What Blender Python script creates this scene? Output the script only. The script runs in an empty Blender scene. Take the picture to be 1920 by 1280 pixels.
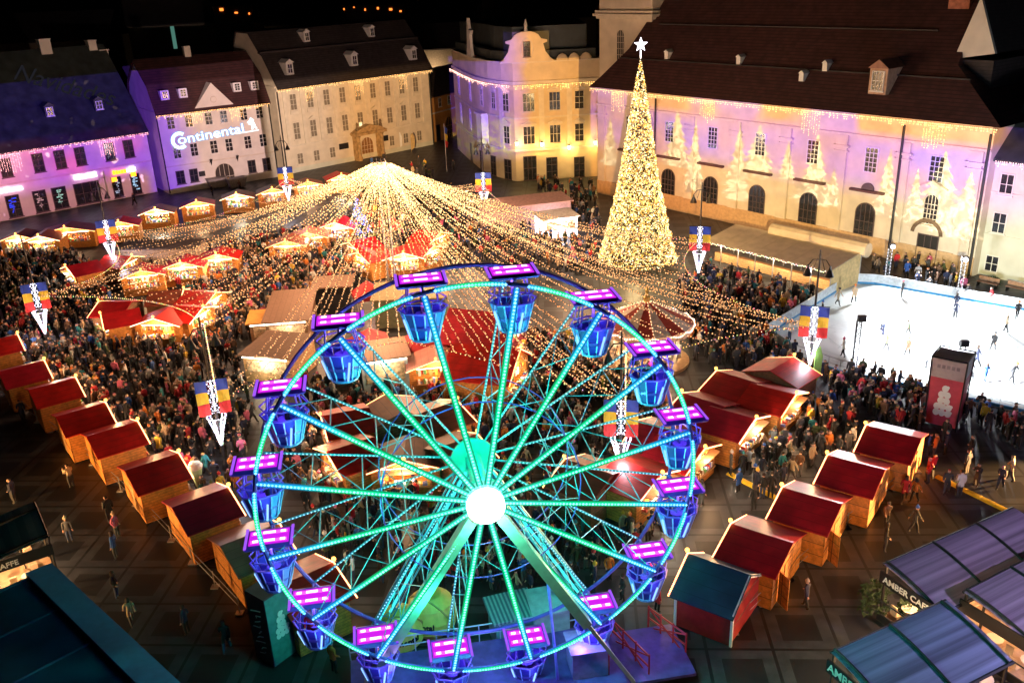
import bpy, bmesh, math, random
import numpy as np
from mathutils import Vector, Matrix
random.seed(7); rng = np.random.default_rng(7)
S = bpy.context.scene; COL = S.collection
PI = math.pi; R = math.radians

# ------------------------------------------------------------------ camera, sky, exposure
FPX, PITCH, ROLL, CH = 1682.625, R(22.25446), R(-2.33986), 30.0
_c, _s = math.cos(PITCH), math.sin(PITCH); _cr, _sr = math.cos(ROLL), math.sin(ROLL)
FWD = np.array([0, _c, -_s]); UP0 = np.array([0, _s, _c]); RT0 = np.array([1., 0, 0])
CR = np.stack([_cr*RT0 + _sr*UP0, -_sr*RT0 + _cr*UP0, FWD])
cam = bpy.data.cameras.new('camera'); cam.sensor_width = 36; cam.lens = FPX/1920*36; cam.clip_end = 3000; cam.clip_start = .5
camo = bpy.data.objects.new('camera', cam); COL.objects.link(camo)
camo.matrix_world = Matrix(((CR[0][0], CR[1][0], -CR[2][0], 0), (CR[0][1], CR[1][1], -CR[2][1], 0), (CR[0][2], CR[1][2], -CR[2][2], CH), (0, 0, 0, 1)))
S.camera = camo
W = bpy.data.worlds.new('World'); S.world = W; W.use_nodes = True
sky = W.node_tree.nodes.new('ShaderNodeTexSky'); sky.sky_type = 'NISHITA'; sky.sun_disc = False
sky.sun_elevation = R(-4); sky.sun_rotation = R(200)
bg = W.node_tree.nodes['Background']; W.node_tree.links.new(sky.outputs[0], bg.inputs[0]); bg.inputs[1].default_value = .02
S.view_settings.view_transform = 'Standard'; S.view_settings.look = 'None'; S.view_settings.exposure = .4; S.view_settings.gamma = 1
cy = S.cycles; cy.use_denoising = True; cy.max_bounces = 4; cy.diffuse_bounces = 2; cy.glossy_bounces = 2; cy.transmission_bounces = 2
cy.sample_clamp_indirect = 2.0; cy.caustics_reflective = False; cy.caustics_refractive = False

# ------------------------------------------------------------------ picture -> place (true planes in the square)
def ray(x, y): return CR.T @ np.array([(x-960)/FPX, -(y-640)/FPX, 1.])
def gp(x, y, z=0.):
    d = ray(x, y); return np.array([0, 0, CH]) + (z-CH)/d[2]*d
def unit(v): v = np.array(v, float); return v/np.linalg.norm(v)
class Fac:          # the street line of a facade, from two eave points at a known height
    def __init__(s, a, b, z, back=0):
        P, Q = gp(*a, z), gp(*b, z); s.P = P.copy(); s.P[2] = 0; d = Q-P; d[2] = 0; s.L = np.linalg.norm(d); s.d = d/s.L
        s.n = np.array([-s.d[1], s.d[0], 0]); s.z = z; s.P = s.P + s.n*back; s.rot = math.atan2(s.d[1], s.d[0])
    def uz(s, x, y, off=0):
        r = ray(x, y); o = np.array([0, 0, CH])-s.P-s.n*off; q = o - r*(o@s.n)/(r@s.n); return float(q@s.d), float(q[2])
    def roof(s, x, y, tn, v0, z0):
        r = ray(x, y); o = np.array([0, 0, CH])-s.P; t = ((o@s.n-v0)*tn-(o[2]-z0))/(r[2]-(r@s.n)*tn); q = o+r*t
        return float(q@s.d), float(q@s.n), float(q[2])
    def at(s, u, v, z): return s.P + s.d*u + s.n*v + np.array([0, 0, z])

# ------------------------------------------------------------------ mesh builder
class MB:
    def __init__(s): s.v = []; s.f = []; s.m = []; s.c = []; s.has = False
    def add(s, vs, fs, mi=0, col=None):
        o = len(s.v); s.v += [tuple(p) for p in vs]; s.f += [tuple(i+o for i in f) for f in fs]; s.m += [mi]*len(fs)
        s.c += [tuple(col) if col is not None else (1, 1, 1)]*len(vs); s.has |= col is not None
    def hexa(s, b, t, mi=0, col=None):      # bottom 4 points, top 4 points
        s.add(list(b)+list(t), [(3, 2, 1, 0), (4, 5, 6, 7), (0, 1, 5, 4), (1, 2, 6, 5), (2, 3, 7, 6), (3, 0, 4, 7)], mi, col)
    def box(s, x0, x1, y0, y1, z0, z1, mi=0, col=None):
        s.hexa([(x0, y0, z0), (x1, y0, z0), (x1, y1, z0), (x0, y1, z0)], [(x0, y0, z1), (x1, y0, z1), (x1, y1, z1), (x0, y1, z1)], mi, col)
    def prism(s, pts, off, mi=0, col=None):  # polygon (3d) pushed along off
        n = len(pts); q = [tuple(np.array(p)+np.array(off)) for p in pts]
        s.add(list(pts)+q, [tuple(range(n-1, -1, -1)), tuple(range(n, 2*n))]+[(i, (i+1) % n, n+(i+1) % n, n+i) for i in range(n)], mi, col)
    def poly(s, pts, mi=0, col=None): s.add(pts, [tuple(range(len(pts)))], mi, col)
    def tube(s, pts, r, n=6, mi=0, col=None, r2=None, caps=True):
        pts = [np.array(p, float) for p in pts]; k = len(pts); vs = []
        for i, p in enumerate(pts):
            t = unit(pts[min(i+1, k-1)]-pts[max(i-1, 0)]); a = np.array([0, 0, 1.]) if abs(t[2]) < .9 else np.array([1., 0, 0])
            u = unit(np.cross(t, a)); w = np.cross(t, u); rr = r if r2 is None else r+(r2-r)*i/(k-1)
            vs += [p+rr*(math.cos(2*PI*j/n)*u+math.sin(2*PI*j/n)*w) for j in range(n)]
        fs = [(i*n+j, i*n+(j+1) % n, (i+1)*n+(j+1) % n, (i+1)*n+j) for i in range(k-1) for j in range(n)]
        if caps: fs += [tuple(range(n-1, -1, -1)), tuple(range((k-1)*n, k*n))]
        s.add(vs, fs, mi, col)
    def beam(s, a, b, w, h, mi=0, col=None, up=(0, 0, 1)):
        a, b = np.array(a, float), np.array(b, float); t = unit(b-a); u = unit(np.cross(t, up)); q = np.cross(u, t)
        f = lambda p: [p-u*w/2-q*h/2, p+u*w/2-q*h/2, p+u*w/2+q*h/2, p-u*w/2+q*h/2]
        s.hexa(f(a), f(b), mi, col)
    def lathe(s, prof, n=16, mi=0, col=None, c=(0, 0), cap=True):
        vs = [(c[0]+r*math.cos(2*PI*j/n), c[1]+r*math.sin(2*PI*j/n), z) for r, z in prof for j in range(n)]
        fs = [(i*n+j, i*n+(j+1) % n, (i+1)*n+(j+1) % n, (i+1)*n+j) for i in range(len(prof)-1) for j in range(n)]
        if cap: fs += [tuple(range(n-1, -1, -1)), tuple(range((len(prof)-1)*n, len(prof)*n))]
        s.add(vs, fs, mi, col)
    def bulb(s, p, r, mi=0, col=None):
        x, y, z = p
        s.add([(x+r, y, z), (x-r, y, z), (x, y+r, z), (x, y-r, z), (x, y, z+r), (x, y, z-r)], [(0, 2, 4), (2, 1, 4), (1, 3, 4), (3, 0, 4), (2, 0, 5), (1, 2, 5), (3, 1, 5), (0, 3, 5)], mi, col)
    def sph(s, p, r, n=8, mi=0, col=None, sz=1):
        k = n//2+1; prof = [(max(.001, r*math.sin(PI*i/(k-1))), p[2]-r*sz*math.cos(PI*i/(k-1))) for i in range(k)]
        s.lathe(prof, n, mi, col, (p[0], p[1]), False)
    def mesh(s, name, mats):
        me = bpy.data.meshes.new(name); me.from_pydata(s.v, [], s.f)
        for m in (mats if isinstance(mats, (list, tuple)) else [mats]): me.materials.append(m)
        me.polygons.foreach_set('material_index', s.m)
        if s.has:
            a = me.color_attributes.new('col', 'FLOAT_COLOR', 'POINT'); arr = np.ones((len(s.v), 4)); arr[:, :3] = np.array(s.c)
            a.data.foreach_set('color', arr.ravel())
        me.update(); return me
    def build(s, name, mats, parent=None): return link(name, s.mesh(name, mats), parent)
def link(name, me, parent=None):
    o = bpy.data.objects.new(name, me); COL.objects.link(o); o.parent = parent; return o
def tag(o, label, cat, group=None, kind=None):
    if label: o['label'] = label
    if cat: o['category'] = cat
    if group: o['group'] = group
    if kind: o['kind'] = kind
    return o
def thing(name, label, cat, loc=(0, 0, 0), rot=0, group=None):
    o = bpy.data.objects.new(name, None); COL.objects.link(o); o.location = loc; o.rotation_euler = (0, 0, rot); o.empty_display_size = .3
    return tag(o, label, cat, group)
def struct(name, bm, mats): return tag(bm.build(name, mats), None, None, None, 'structure')
def dup(o, parent=None):
    c = o.copy(); COL.objects.link(c)
    if parent is not None: c.parent = parent
    for ch in list(o.children): dup(ch, c)
    return c
def lamp(kind, loc, power, color, radius=.15, parent=None, name='lamp_light', **kw):
    l = bpy.data.lights.new(name, kind); l.energy = power; l.color = color; l.shadow_soft_size = radius
    for k, v in kw.items(): setattr(l, k, v)
    o = bpy.data.objects.new(name, l); COL.objects.link(o); o.location = loc; o.parent = parent; return o
def aim(o, d): o.rotation_euler = Vector(d).to_track_quat('-Z', 'Y').to_euler()

# ------------------------------------------------------------------ materials
MAT = {}
def M(name, col=(.5, .5, .5), rough=.7, var=.2, scale=3., metal=0., bump=0., spec=.5, stretch=(1, 1, 1)):
    if name in MAT: return MAT[name]
    m = bpy.data.materials.new(name); m.use_nodes = True; nt = m.node_tree; b = nt.nodes['Principled BSDF']
    b.inputs['Roughness'].default_value = rough; b.inputs['Metallic'].default_value = metal; b.inputs['Specular IOR Level'].default_value = spec
    tc = nt.nodes.new('ShaderNodeTexCoord'); mp = nt.nodes.new('ShaderNodeMapping'); mp.inputs['Scale'].default_value = stretch
    nt.links.new(tc.outputs['Object'], mp.inputs[0])
    no = nt.nodes.new('ShaderNodeTexNoise'); no.inputs['Scale'].default_value = scale; no.inputs['Detail'].default_value = 6; nt.links.new(mp.outputs[0], no.inputs[0])
    cr = nt.nodes.new('ShaderNodeValToRGB'); nt.links.new(no.outputs[0], cr.inputs[0])
    cr.color_ramp.elements[0].position = .3; cr.color_ramp.elements[1].position = .7
    cr.color_ramp.elements[0].color = tuple(c*(1-var) for c in col)+(1,); cr.color_ramp.elements[1].color = tuple(min(1, c*(1+var)) for c in col)+(1,)
    nt.links.new(cr.outputs[0], b.inputs['Base Color'])
    if bump:
        bp = nt.nodes.new('ShaderNodeBump'); bp.inputs['Strength'].default_value = bump; nt.links.new(no.outputs[0], bp.inputs['Height']); nt.links.new(bp.outputs[0], b.inputs['Normal'])
    MAT[name] = m; return m
def G(name, col=None, strength=5., objcol=False):      # things that give off light
    if name in MAT: return MAT[name]
    m = bpy.data.materials.new(name); m.use_nodes = True; nt = m.node_tree; nt.nodes.clear()
    e = nt.nodes.new('ShaderNodeEmission'); o = nt.nodes.new('ShaderNodeOutputMaterial'); nt.links.new(e.outputs[0], o.inputs[0]); e.inputs[1].default_value = strength
    if col is None:
        a = nt.nodes.new('ShaderNodeAttribute'); a.attribute_name = 'col'; nt.links.new(a.outputs['Color'], e.inputs[0])
    else: e.inputs[0].default_value = tuple(col)+(1,)
    m.cycles.emission_sampling = 'NONE'; MAT[name] = m; return m
def bands(name, c1, c2, period, axis='Z', width=.12, rough=.6, var=.25, axis2=None, period2=1., metal=0., nscale=5.):   # planks, tiles, sheets
    if name in MAT: return MAT[name]
    m = M(name, c1, rough, var, nscale, metal); nt = m.node_tree; b = nt.nodes['Principled BSDF']
    src = b.inputs['Base Color'].links[0].from_socket; tc = nt.nodes.new('ShaderNodeTexCoord'); sp = nt.nodes.new('ShaderNodeSeparateXYZ'); nt.links.new(tc.outputs['Object'], sp.inputs[0])
    def line(ax, per, wd):
        d = nt.nodes.new('ShaderNodeMath'); d.operation = 'DIVIDE'; nt.links.new(sp.outputs[ax], d.inputs[0]); d.inputs[1].default_value = per
        f = nt.nodes.new('ShaderNodeMath'); f.operation = 'FRACT'; nt.links.new(d.outputs[0], f.inputs[0])
        g = nt.nodes.new('ShaderNodeMath'); g.operation = 'LESS_THAN'; nt.links.new(f.outputs[0], g.inputs[0]); g.inputs[1].default_value = wd; return g.outputs[0]
    k = line(axis, period, width)
    if axis2:
        mx = nt.nodes.new('ShaderNodeMath'); mx.operation = 'MAXIMUM'; nt.links.new(k, mx.inputs[0]); nt.links.new(line(axis2, period2, width*period/period2), mx.inputs[1]); k = mx.outputs[0]
    mix = nt.nodes.new('ShaderNodeMix'); mix.data_type = 'RGBA'; nt.links.new(k, mix.inputs['Factor']); nt.links.new(src, mix.inputs['A']); mix.inputs['B'].default_value = tuple(c2)+(1,)
    nt.links.new(mix.outputs['Result'], b.inputs['Base Color']); return m
def attr_mat(name, kind='GEOMETRY', attr='col', rough=.8):
    m = M(name, (1, 1, 1), rough); nt = m.node_tree; a = nt.nodes.new('ShaderNodeAttribute'); a.attribute_type = kind; a.attribute_name = attr
    nt.links.new(a.outputs['Color'], nt.nodes['Principled BSDF'].inputs['Base Color']); return m
VC = attr_mat('painted_goods'); GLOW = G('bulb_glow', None, 1.0); LED = G('led_glow', None, 1.0)
plaster = M('cream_plaster', (.62, .55, .45), .9, .12, .6, bump=.1); whitepl = M('pale_plaster', (.68, .64, .58), .9, .1, .6)
yellowpl = M('yellow_plaster', (.62, .52, .36), .9, .12, .6); orangepl = M('orange_plaster', (.55, .28, .08), .9, .15, .5)
greypl = M('grey_plaster', (.55, .56, .48), .9, .1, .6)
trimm = M('stone_trim', (.62, .56, .47), .85, .1, 1.5); frame_w = M('white_frame', (.7, .68, .64), .6, .05)
frame_d = M('dark_frame', (.09, .06, .06), .6, .1); glass = M('window_glass', (.02, .022, .03), .12, .3, 2., spec=.9)
tile_d = bands('dark_roof_tile', (.030, .023, .025), (.013, .010, .011), .34, 'Z', .22, .75, .4, nscale=1.5); tile_r = bands('brown_roof_tile', (.052, .017, .018), (.022, .009, .009), .34, 'Z', .22, .75, .4, nscale=1.2)
slate = M('green_slate', (.03, .04, .04), .5, .4, .8); dark = M('dark_metal', (.02, .02, .024), .45, .3, 4., .4); black = M('black_paint', (.008, .008, .009), .6, .2)
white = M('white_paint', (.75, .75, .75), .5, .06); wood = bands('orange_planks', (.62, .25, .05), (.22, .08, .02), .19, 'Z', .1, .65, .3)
woodp = bands('panel_planks', (.64, .26, .05), (.14, .06, .02), .7, 'Z', .05, .65, .3, 'X', .72); woodl = bands('light_planks', (.55, .33, .15), (.25, .13, .05), .2, 'Z', .1, .65, .25)
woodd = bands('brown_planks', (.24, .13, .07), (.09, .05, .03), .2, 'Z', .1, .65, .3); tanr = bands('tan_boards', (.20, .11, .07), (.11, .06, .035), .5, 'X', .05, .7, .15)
ROOF = {k: bands('roof_'+k, c, tuple(x*.55 for x in c),   .55, 'X', .05, .42, .28, nscale=1.1) for k, c in dict(dark=(.48, .010, .016), red=(.62, .016, .012), crimson=(.45, .012, .03), brown=(.26, .06, .035), blue=(.015, .05, .09), pink=(.38, .11, .08)).items()}
steel = M('galvanised_steel', (.45, .46, .48), .4, .15, 6., .7); redpaint = M('red_paint', (.42, .012, .02), .45, .15); bluev = M('violet_steel', (.12, .07, .42), .35, .2, 3., .2)
canvas = M('cream_canvas', (.55, .45, .32), .8, .12, 1.2, bump=.15); purpleawn = M('awning_fabric', (.36, .27, .37), .5, .5, 1.6, stretch=(2.2, .03, 1))
WARM = (1., .56, .26); SOD = (1., .50, .16); COOL = (.8, .9, 1.)

# ------------------------------------------------------------------ ground
def paving():
    m = M('stone_paving', (.046, .052, .063), .48, .25, 1.3, bump=.06); nt = m.node_tree; b = nt.nodes['Principled BSDF']; src = b.inputs['Base Color'].links[0].from_socket
    tc = nt.nodes.new('ShaderNodeTexCoord'); mp = nt.nodes.new('ShaderNodeMapping'); mp.inputs['Rotation'].default_value = (0, 0, R(4)); nt.links.new(tc.outputs['Object'], mp.inputs[0])
    sp = nt.nodes.new('ShaderNodeSeparateXYZ'); nt.links.new(mp.outputs[0], sp.inputs[0])
    def mth(op, a, bb=None):
        n = nt.nodes.new('ShaderNodeMath'); n.operation = op
        for i, k in enumerate((a, bb)):
            if k is None: continue
            if isinstance(k, (int, float)): n.inputs[i].default_value = k
            else: nt.links.new(k, n.inputs[i])
        return n.outputs[0]
    def edge(ax): return mth('ABSOLUTE', mth('SUBTRACT', mth('FRACT', mth('DIVIDE', sp.outputs[ax], 3.12)), .5))
    e = mth('MAXIMUM', edge('X'), edge('Y'))                     # .5 at the joint, 0 in the middle
    inner = mth('LESS_THAN', e, .30); joint = mth('GREATER_THAN', e, .475)
    def mix(f, a, c):
        n = nt.nodes.new('ShaderNodeMix'); n.data_type = 'RGBA'; nt.links.new(f, n.inputs['Factor']); nt.links.new(a, n.inputs['A']); n.inputs['B'].default_value = c+(1,); return n.outputs['Result']
    c = mix(inner, src, (.016, .019, .024)); c = mix(joint, c, (.012, .014, .018)); nt.links.new(c, b.inputs['Base Color']); return m
g = MB(); g.poly([(-500, -20, 0), (500, -20, 0), (500, 700, 0), (-500, 700, 0)]); struct('ground', g, paving())

# ------------------------------------------------------------------ buildings
WM = {}
def window_meshes(w, h, style):
    k = (round(w, 2), round(h, 2), style)
    if k in WM: return WM[k]
    f, p = MB(), MB(); fw = .09; top = []
    arch = style in ('arch', 'archbar'); hh = h/2; r = w/2
    def outline(ww, b0, t0):
        if not arch: return [(-ww, b0), (ww, b0), (ww, t0), (-ww, t0)]
        zc = t0-ww; return [(-ww, b0), (ww, b0)]+[(ww*math.cos(a), zc+ww*math.sin(a)) for a in np.linspace(0, PI, 13)]
    o, i = outline(r+fw, -hh-fw, hh+fw), outline(r, -hh, hh); n = len(o)
    for a in range(n):
        q = (a+1) % n; f.hexa([(o[a][0], 0, o[a][1]), (o[q][0], 0, o[q][1]), (i[q][0], 0, i[q][1]), (i[a][0], 0, i[a][1])], [(o[a][0], -.1, o[a][1]), (o[q][0], -.1, o[q][1]), (i[q][0], -.1, i[q][1]), (i[a][0], -.1, i[a][1])])
    p.prism([(x, -.02, z) for x, z in i], (0, -.02, 0))
    nx, nz = {'grid': (3, 5), 'cross': (2, 2), 'tall': (2, 3), 'arch': (4, 6), 'archbar': (4, 5), 'plain': (1, 1), 'wide': (3, 2)}[style]
    for a in range(1, nx): x = -r+2*r*a/nx; f.box(x-.03, x+.03, -.085, -.041, -hh, hh if not arch else hh-r+math.sqrt(max(0, r*r-x*x)))
    for a in range(1, nz): z = -hh+h*a/nz; f.box(-r, r, -.075, -.042, z-.03, z+.03) if not (arch and z > hh-r) else None
    if style in ('cross', 'tall', 'wide'): f.box(-r-.2, r+.2, -.2, 0, -hh-.2, -hh-fw)
    WM[k] = (f, p, {}); return WM[k]
def window(parent, u, z, w, h, style='cross', fm=None, pm=None, v=0., name='window'):
    f, p, cache = window_meshes(w, h, style); fm = fm or frame_w; pm = pm or glass; ck = (fm.name, pm.name)
    if ck not in cache: cache[ck] = (f.mesh('window', fm), p.mesh('pane', pm))
    a = link(name, cache[ck][0], parent); a.location = (u, v, z); link('pane', cache[ck][1], a); return a
def trim(parent, u0, u1, z0, z1, dep, m=None, v=0, name='cornice'): b = MB(); b.box(u0, u1, v-dep, v-.004, z0, z1); return b.build(name, m or trimm, parent)
def gable_roof(parent, u0, u1, prof, m, name='roof', ends=None, wallm=None, th=.25):
    # prof: (v, z) from the front eave over the ridge to the back eave; closed below
    b = MB(); n = len(prof)
    for i in range(n-1):
        (va, za), (vb, zb) = prof[i], prof[i+1]
        b.hexa([(u0, va, za-th), (u1, va, za-th), (u1, vb, zb-th), (u0, vb, zb-th)], [(u0, va, za), (u1, va, za), (u1, vb, zb), (u0, vb, zb)])
    o = b.build(name, m, parent)
    if wallm:
        for u in (ends or (u0+.3, u1-.3)):
            w = MB(); w.prism([(u-.15, v, z-th-.01) for v, z in prof], (.3, 0, 0)); w.build('gable_wall', wallm, parent)
    return o
def dormer(parent, u, v, z, w=1.3, h=1.5, dep=2.2, m=None, rm=None, style='cross', pointed=True):
    d = MB(); d.box(u-w/2, u+w/2, v, v+dep, z, z+h); o = d.build('dormer', m or white, parent)
    r = MB(); k = w*.45 if pointed else .15
    r.prism([(u-w/2-.2, v-.2, z+h+.01), (u+w/2+.2, v-.2, z+h+.01), (u, v-.2, z+h+k)], (0, dep+.2, 0)); r.build('dormer_roof', rm or tile_d, o)
    window(o, u, z+h*.52, w*.6, h*.7, style, white, v=v-.01); return o
def icicles(F, u0, u1, z, label, curtains=(), off=-.9, col=(1., .55, .2), dens=5., group='icicle light garlands along the eaves', st=1.):
    b = MB(); root = thing('icicle_lights', label, 'string lights', F.at(0, 0, 0), F.rot, group)
    n = int((u1-u0)*dens)
    b.tube([(u0, off, z), (u1, off, z)], .02, 3, 1, (0.02, .02, .02))
    for i in range(n):
        u = u0+(u1-u0)*(i+random.random()*.5)/n
        for k in range(random.choice((1, 1, 2, 2, 3))):
            c = random.uniform(.6, 1.5)*st; b.bulb((u, off+random.uniform(-.05, .05), z-.12-.22*k), .062, 0, [x*c*3.2 for x in col])
    for cu, cw, ch in curtains:
        for i in range(int(cw*3.2)):
            x = cu-cw/2+cw*i/(cw*3.2); hh = ch*random.uniform(.6, 1.)
            for k in range(int(hh/.2)):
                c = random.uniform(.4, 1.6)*st; b.bulb((x+random.uniform(-.04, .04), off+.25, z-.2-.2*k), .055, 0, [q*c*3. for q in col])
    b.build('bulb_chain', [GLOW, black], root); return root

# --- the purple lit shop house on the left
FA = Fac((0, 277), (274, 238), 10.2)
A = thing('shop_house', 'long two storey shop house under a tall dark roof, washed in purple light', 'building', FA.P, FA.rot)
uA0, uA1 = -14, 20.9
b = MB(); b.box(uA0, uA1, 0, 18, 0, 10.2); b.build('wall', whitepl, A)
gable_roof(A, uA0-.3, uA1, [(-.9, 9.6), (10, 22.2), (20, 10.2)], slate, wallm=whitepl, ends=(uA1-.3,))
trim(A, uA0, uA1, 4.9, 5.15, .12); trim(A, uA0, uA1, 9.5, 9.9, .35)
signs = {}
for px, py in ((12, 319), (72, 306), (112.5, 298), (150.5, 293), (205, 284), (241, 279)): window(A, FA.uz(px, py)[0], 7.35, 1.35, 2.5, 'tall', frame_d)
for i in range(4): window(A, -2.6-3*i, 7.35, 1.35, 2.5, 'tall', frame_d)
shopcol = [G('shop_glow_blue', (.03, .05, .8), 1.1), G('shop_glow_rose', (.55, .28, .3), .8), G('shop_glow_green', (.35, .6, .5), .8), None, G('shop_glow_white', (.55, .6, .8), .6), G('shop_glow_cyan', (.45, .7, 1.), .8)]
for (px, py, w), gm in zip(((25, 382, 1.7), (74.6, 370, 1.7), (111, 363, 1.9), (161, 346, 3.6), (220, 349, 1.3), (253.7, 339, 1.3)), shopcol):
    u = FA.uz(px, py)[0]; o = window(A, u, 1.9, w, 3.0, 'tall' if gm else 'wide', frame_d, glass, name='shop_window')
    if gm:
        s = MB()
        for k in range(9): s.box(u-w*.32+random.uniform(0, w*.5)-.1, u-w*.32+random.uniform(.1, w*.6)+.1, -.046, -.042, 1.0+k*.24, 1.16+k*.24)
        s.build('lit_display', gm, A)
wsign = G('white_sign', (.9, .85, 1.), 4.); osign = G('orange_sign', (1., .22, .01), 4.)
def glow_sign(px0, px1, py, z0, gm, h=.5):
    a, c = FA.uz(px0, py)[0], FA.uz(px1, py)[0]; s = MB(); n = max(3, int((c-a)/.42))
    s.box(a, c, -.22, -.06, z0-.04, z0)
    for i in range(n): x = a+(c-a)*i/n; s.box(x, x+(c-a)/n*.78, -.24, -.06, z0, z0+h*random.uniform(.55, 1.))
    s.build('shop_sign', gm, A)
glow_sign(-40, 42, 350, 4.1, wsign, .55); glow_sign(137, 181, 326, 4.15, wsign, .75); glow_sign(210, 237, 322, 3.9, osign, .6); glow_sign(237, 254, 318, 4., wsign, .6)
s = MB()
for px, py in ((213, 337), (249, 327)): u, z = FA.uz(px, py); s.box(u-.35, u+.45, -.15, -.05, z-.3, z+.35)
s.build('shop_lamp', osign, A)
for u in (4.7, 15.6):
    u_, v_, z_ = (FA.roof(92, 215, 12.6/10.9, -.9, 9.6) if u < 9 else FA.roof(184, 203, 12.6/10.9, -.9, 9.6)); dormer(A, u_, v_-.6, z_-.3, 1.3, 1.5, 2.4, slate, slate)
for px, py, w in ((82, 84, 1.6), (171, 86, 1.2), (198, 104, 1.3)):
    q = FA.uz(px, py, 10 if px < 190 else 9); c = MB(); c.box(q[0]-w/2, q[0]+w/2, 9.3, 10.7, q[1]-3.2, q[1]+.7); c.box(q[0]-w/2-.1, q[0]+w/2+.1, 9.2, 10.8, q[1]+.7, q[1]+.85); c.build('chimney', whitepl, A)
icicles(FA, uA0, uA1, 9.55, 'pink tinted icicle lights under the long purple house eave', ((FA.uz(12, 300)[0], 4.2, 3.2), (FA.uz(199, 265)[0], 2.6, 3.4)), col=(1., .42, .42))

# projected word on that roof
def text_mesh(body, size, ext=.02, bold=0., align='LEFT', shear=0.):
    c = bpy.data.curves.new('lettering', 'FONT'); c.body = body; c.size = size; c.extrude = ext; c.offset = bold; c.align_x = align; c.shear = shear
    t = bpy.data.objects.new('lettering_tmp', c); COL.objects.link(t); dg = bpy.context.evaluated_depsgraph_get(); me = bpy.data.meshes.new_from_object(t.evaluated_get(dg))
    bpy.data.objects.remove(t); bpy.data.curves.remove(c); return me
def place_text(name, me, mat_, org, ex, ez, parent=None):
    me.materials.clear(); me.materials.append(mat_); o = link(name, me, parent); ex = unit(ex); ez = unit(np.array(ez)-ex*np.dot(ex, ez)); n = np.cross(ex, ez)
    o.matrix_local = Matrix(((ex[0], ez[0], n[0], org[0]), (ex[1], ez[1], n[1], org[1]), (ex[2], ez[2], n[2], org[2]), (0, 0, 0, 1))); return o
tnA = 12.6/10.9
pa, pb = FA.roof(22, 148, tnA, -.9, 9.6), FA.roof(214, 200, tnA, -.9, 9.6)
nA = unit((0, -12.6, 10.9)); ex = np.array(pb)-np.array(pa); me = text_mesh('Navidades', 2.9, .01, .0, shear=.25)
wd = max(v.co.x for v in me.vertices); k = np.linalg.norm(ex)/wd
for v in me.vertices: v.co.x *= k; v.co.y *= 1.5
place_text('projected_word', me, G('faint_projection', (.2, .2, .26), .05), np.array(pa)+nA*.06, ex, (0, 10.9, 12.6), A)

# --- the mansard house with the lit brand lettering
FB = Fac((290, 212), (503, 188), 12.5)
B = thing('mansard_house', 'pale three storey mansard house with arched gate and big white lettering on it', 'building', FB.P, FB.rot)
b = MB(); b.box(0, FB.L, 0, 15, 0, 12.5); b.build('wall', whitepl, B)
gable_roof(B, -.1, FB.L+.1, [(-.7, 12.2), (1.9, 16.45), (7.4, 19.9), (13, 16.4), (15.2, 12.4)], tile_r, wallm=whitepl, ends=(.35,))
trim(B, 0, FB.L, 4.1, 4.3, .12); trim(B, 0, FB.L, 11.9, 12.2, .35)
for px in (317.5, 352, 390, 419, 457, 487): window(B, FB.uz(px, 218)[0], 10.75, 1.05, 1.75, 'tall', frame_w)
for px in (329, 362, 400, 429, 465, 494): window(B, FB.uz(px, 270)[0], 6.3, 1.05, 1.9, 'tall', frame_w)
for px, py in ((339, 335), (364, 331), (472, 310), (499, 302)): window(B, FB.uz(px, py)[0], 2.35, 1.15, 1.9, 'cross', frame_d)
u = FB.uz(420, 318)[0]; window(B, u, 1.75, 3.0, 3.5, 'archbar', trimm, M('gate_wood', (.03, .02, .015), .6), name='gate')
b = MB(); b.box(u-4.1, u-3.1, -.06, -.005, 2.0, 2.8); b.build('wall_plaque', black, B)
for du in (-2.1, 2.2):
    b = MB(); b.tube([(u+du, 0, 3.9), (u+du, -.9, 4.7)], .04, 5); b.prism([(u+du-.25, -.9, 4.6), (u+du+.25, -.85, 4.6), (u+du+.1, -.4, 3.5)], (.03, .02, 0)); b.build('wall_flag', black, B)
for px, py in ((306, 178), (340, 174), (441, 163), (474, 160)): u_, v_, z_ = FB.roof(px, py, 4.25/2.6, -.7, 12.2); dormer(B, u_, v_-.9, z_-.7, 1.25, 1.4, 2., white, tile_r, 'tall', False)
a, c, t = FB.uz(362, 194)[0], FB.uz(434, 183)[0], FB.uz(394, 155)[1]
b = MB(); b.prism([(a, -.5, 12.55), (c, -.5, 12.55), ((a+c)/2, -.5, t)], (0, 2.6, 0)); b.build('pediment', whitepl, B)
b = MB(); b.tube([((a+c)/2+.45*math.cos(q), -.53, 13.6+.45*math.sin(q)) for q in np.linspace(0, 2*PI, 17)], .06, 5); b.build('medallion', trimm, B)
for u_ in (-.05, FB.L-.25): b = MB(); b.tube([(u_+.1, -.25, 12.), (u_+.1, -.25, .2)], .1, 6); b.build('downpipe', black, B)
u_, z_ = FB.uz(350, 96, 7.4); b = MB(); b.box(u_-.5, u_+.5, 7, 8, 19.5, 21.3); b.build('chimney', whitepl, B)
icicles(FB, 0, FB.L, 12.15, 'orange icicle lights under the eave above the white lettering', ((FB.uz(362, 220)[0]+.3, 2.5, 2.4), (FB.uz(444, 210)[0], 2.2, 2.3)), -.75, (1., .5, .16))
proj = G('projected_white', (.78, .93, 1.), 1.5); projb = G('projected_blue', (.10, .28, .75), .9)
pa, pb = FB.uz(334, 271), FB.uz(458, 248)
me = text_mesh('ontinental', 2.05, .01, .03); x1 = max(v.co.x for v in me.vertices); k = np.hypot(pb[0]-pa[0], pb[1]-pa[1])/x1
for v in me.vertices: v.co.x *= k
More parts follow.
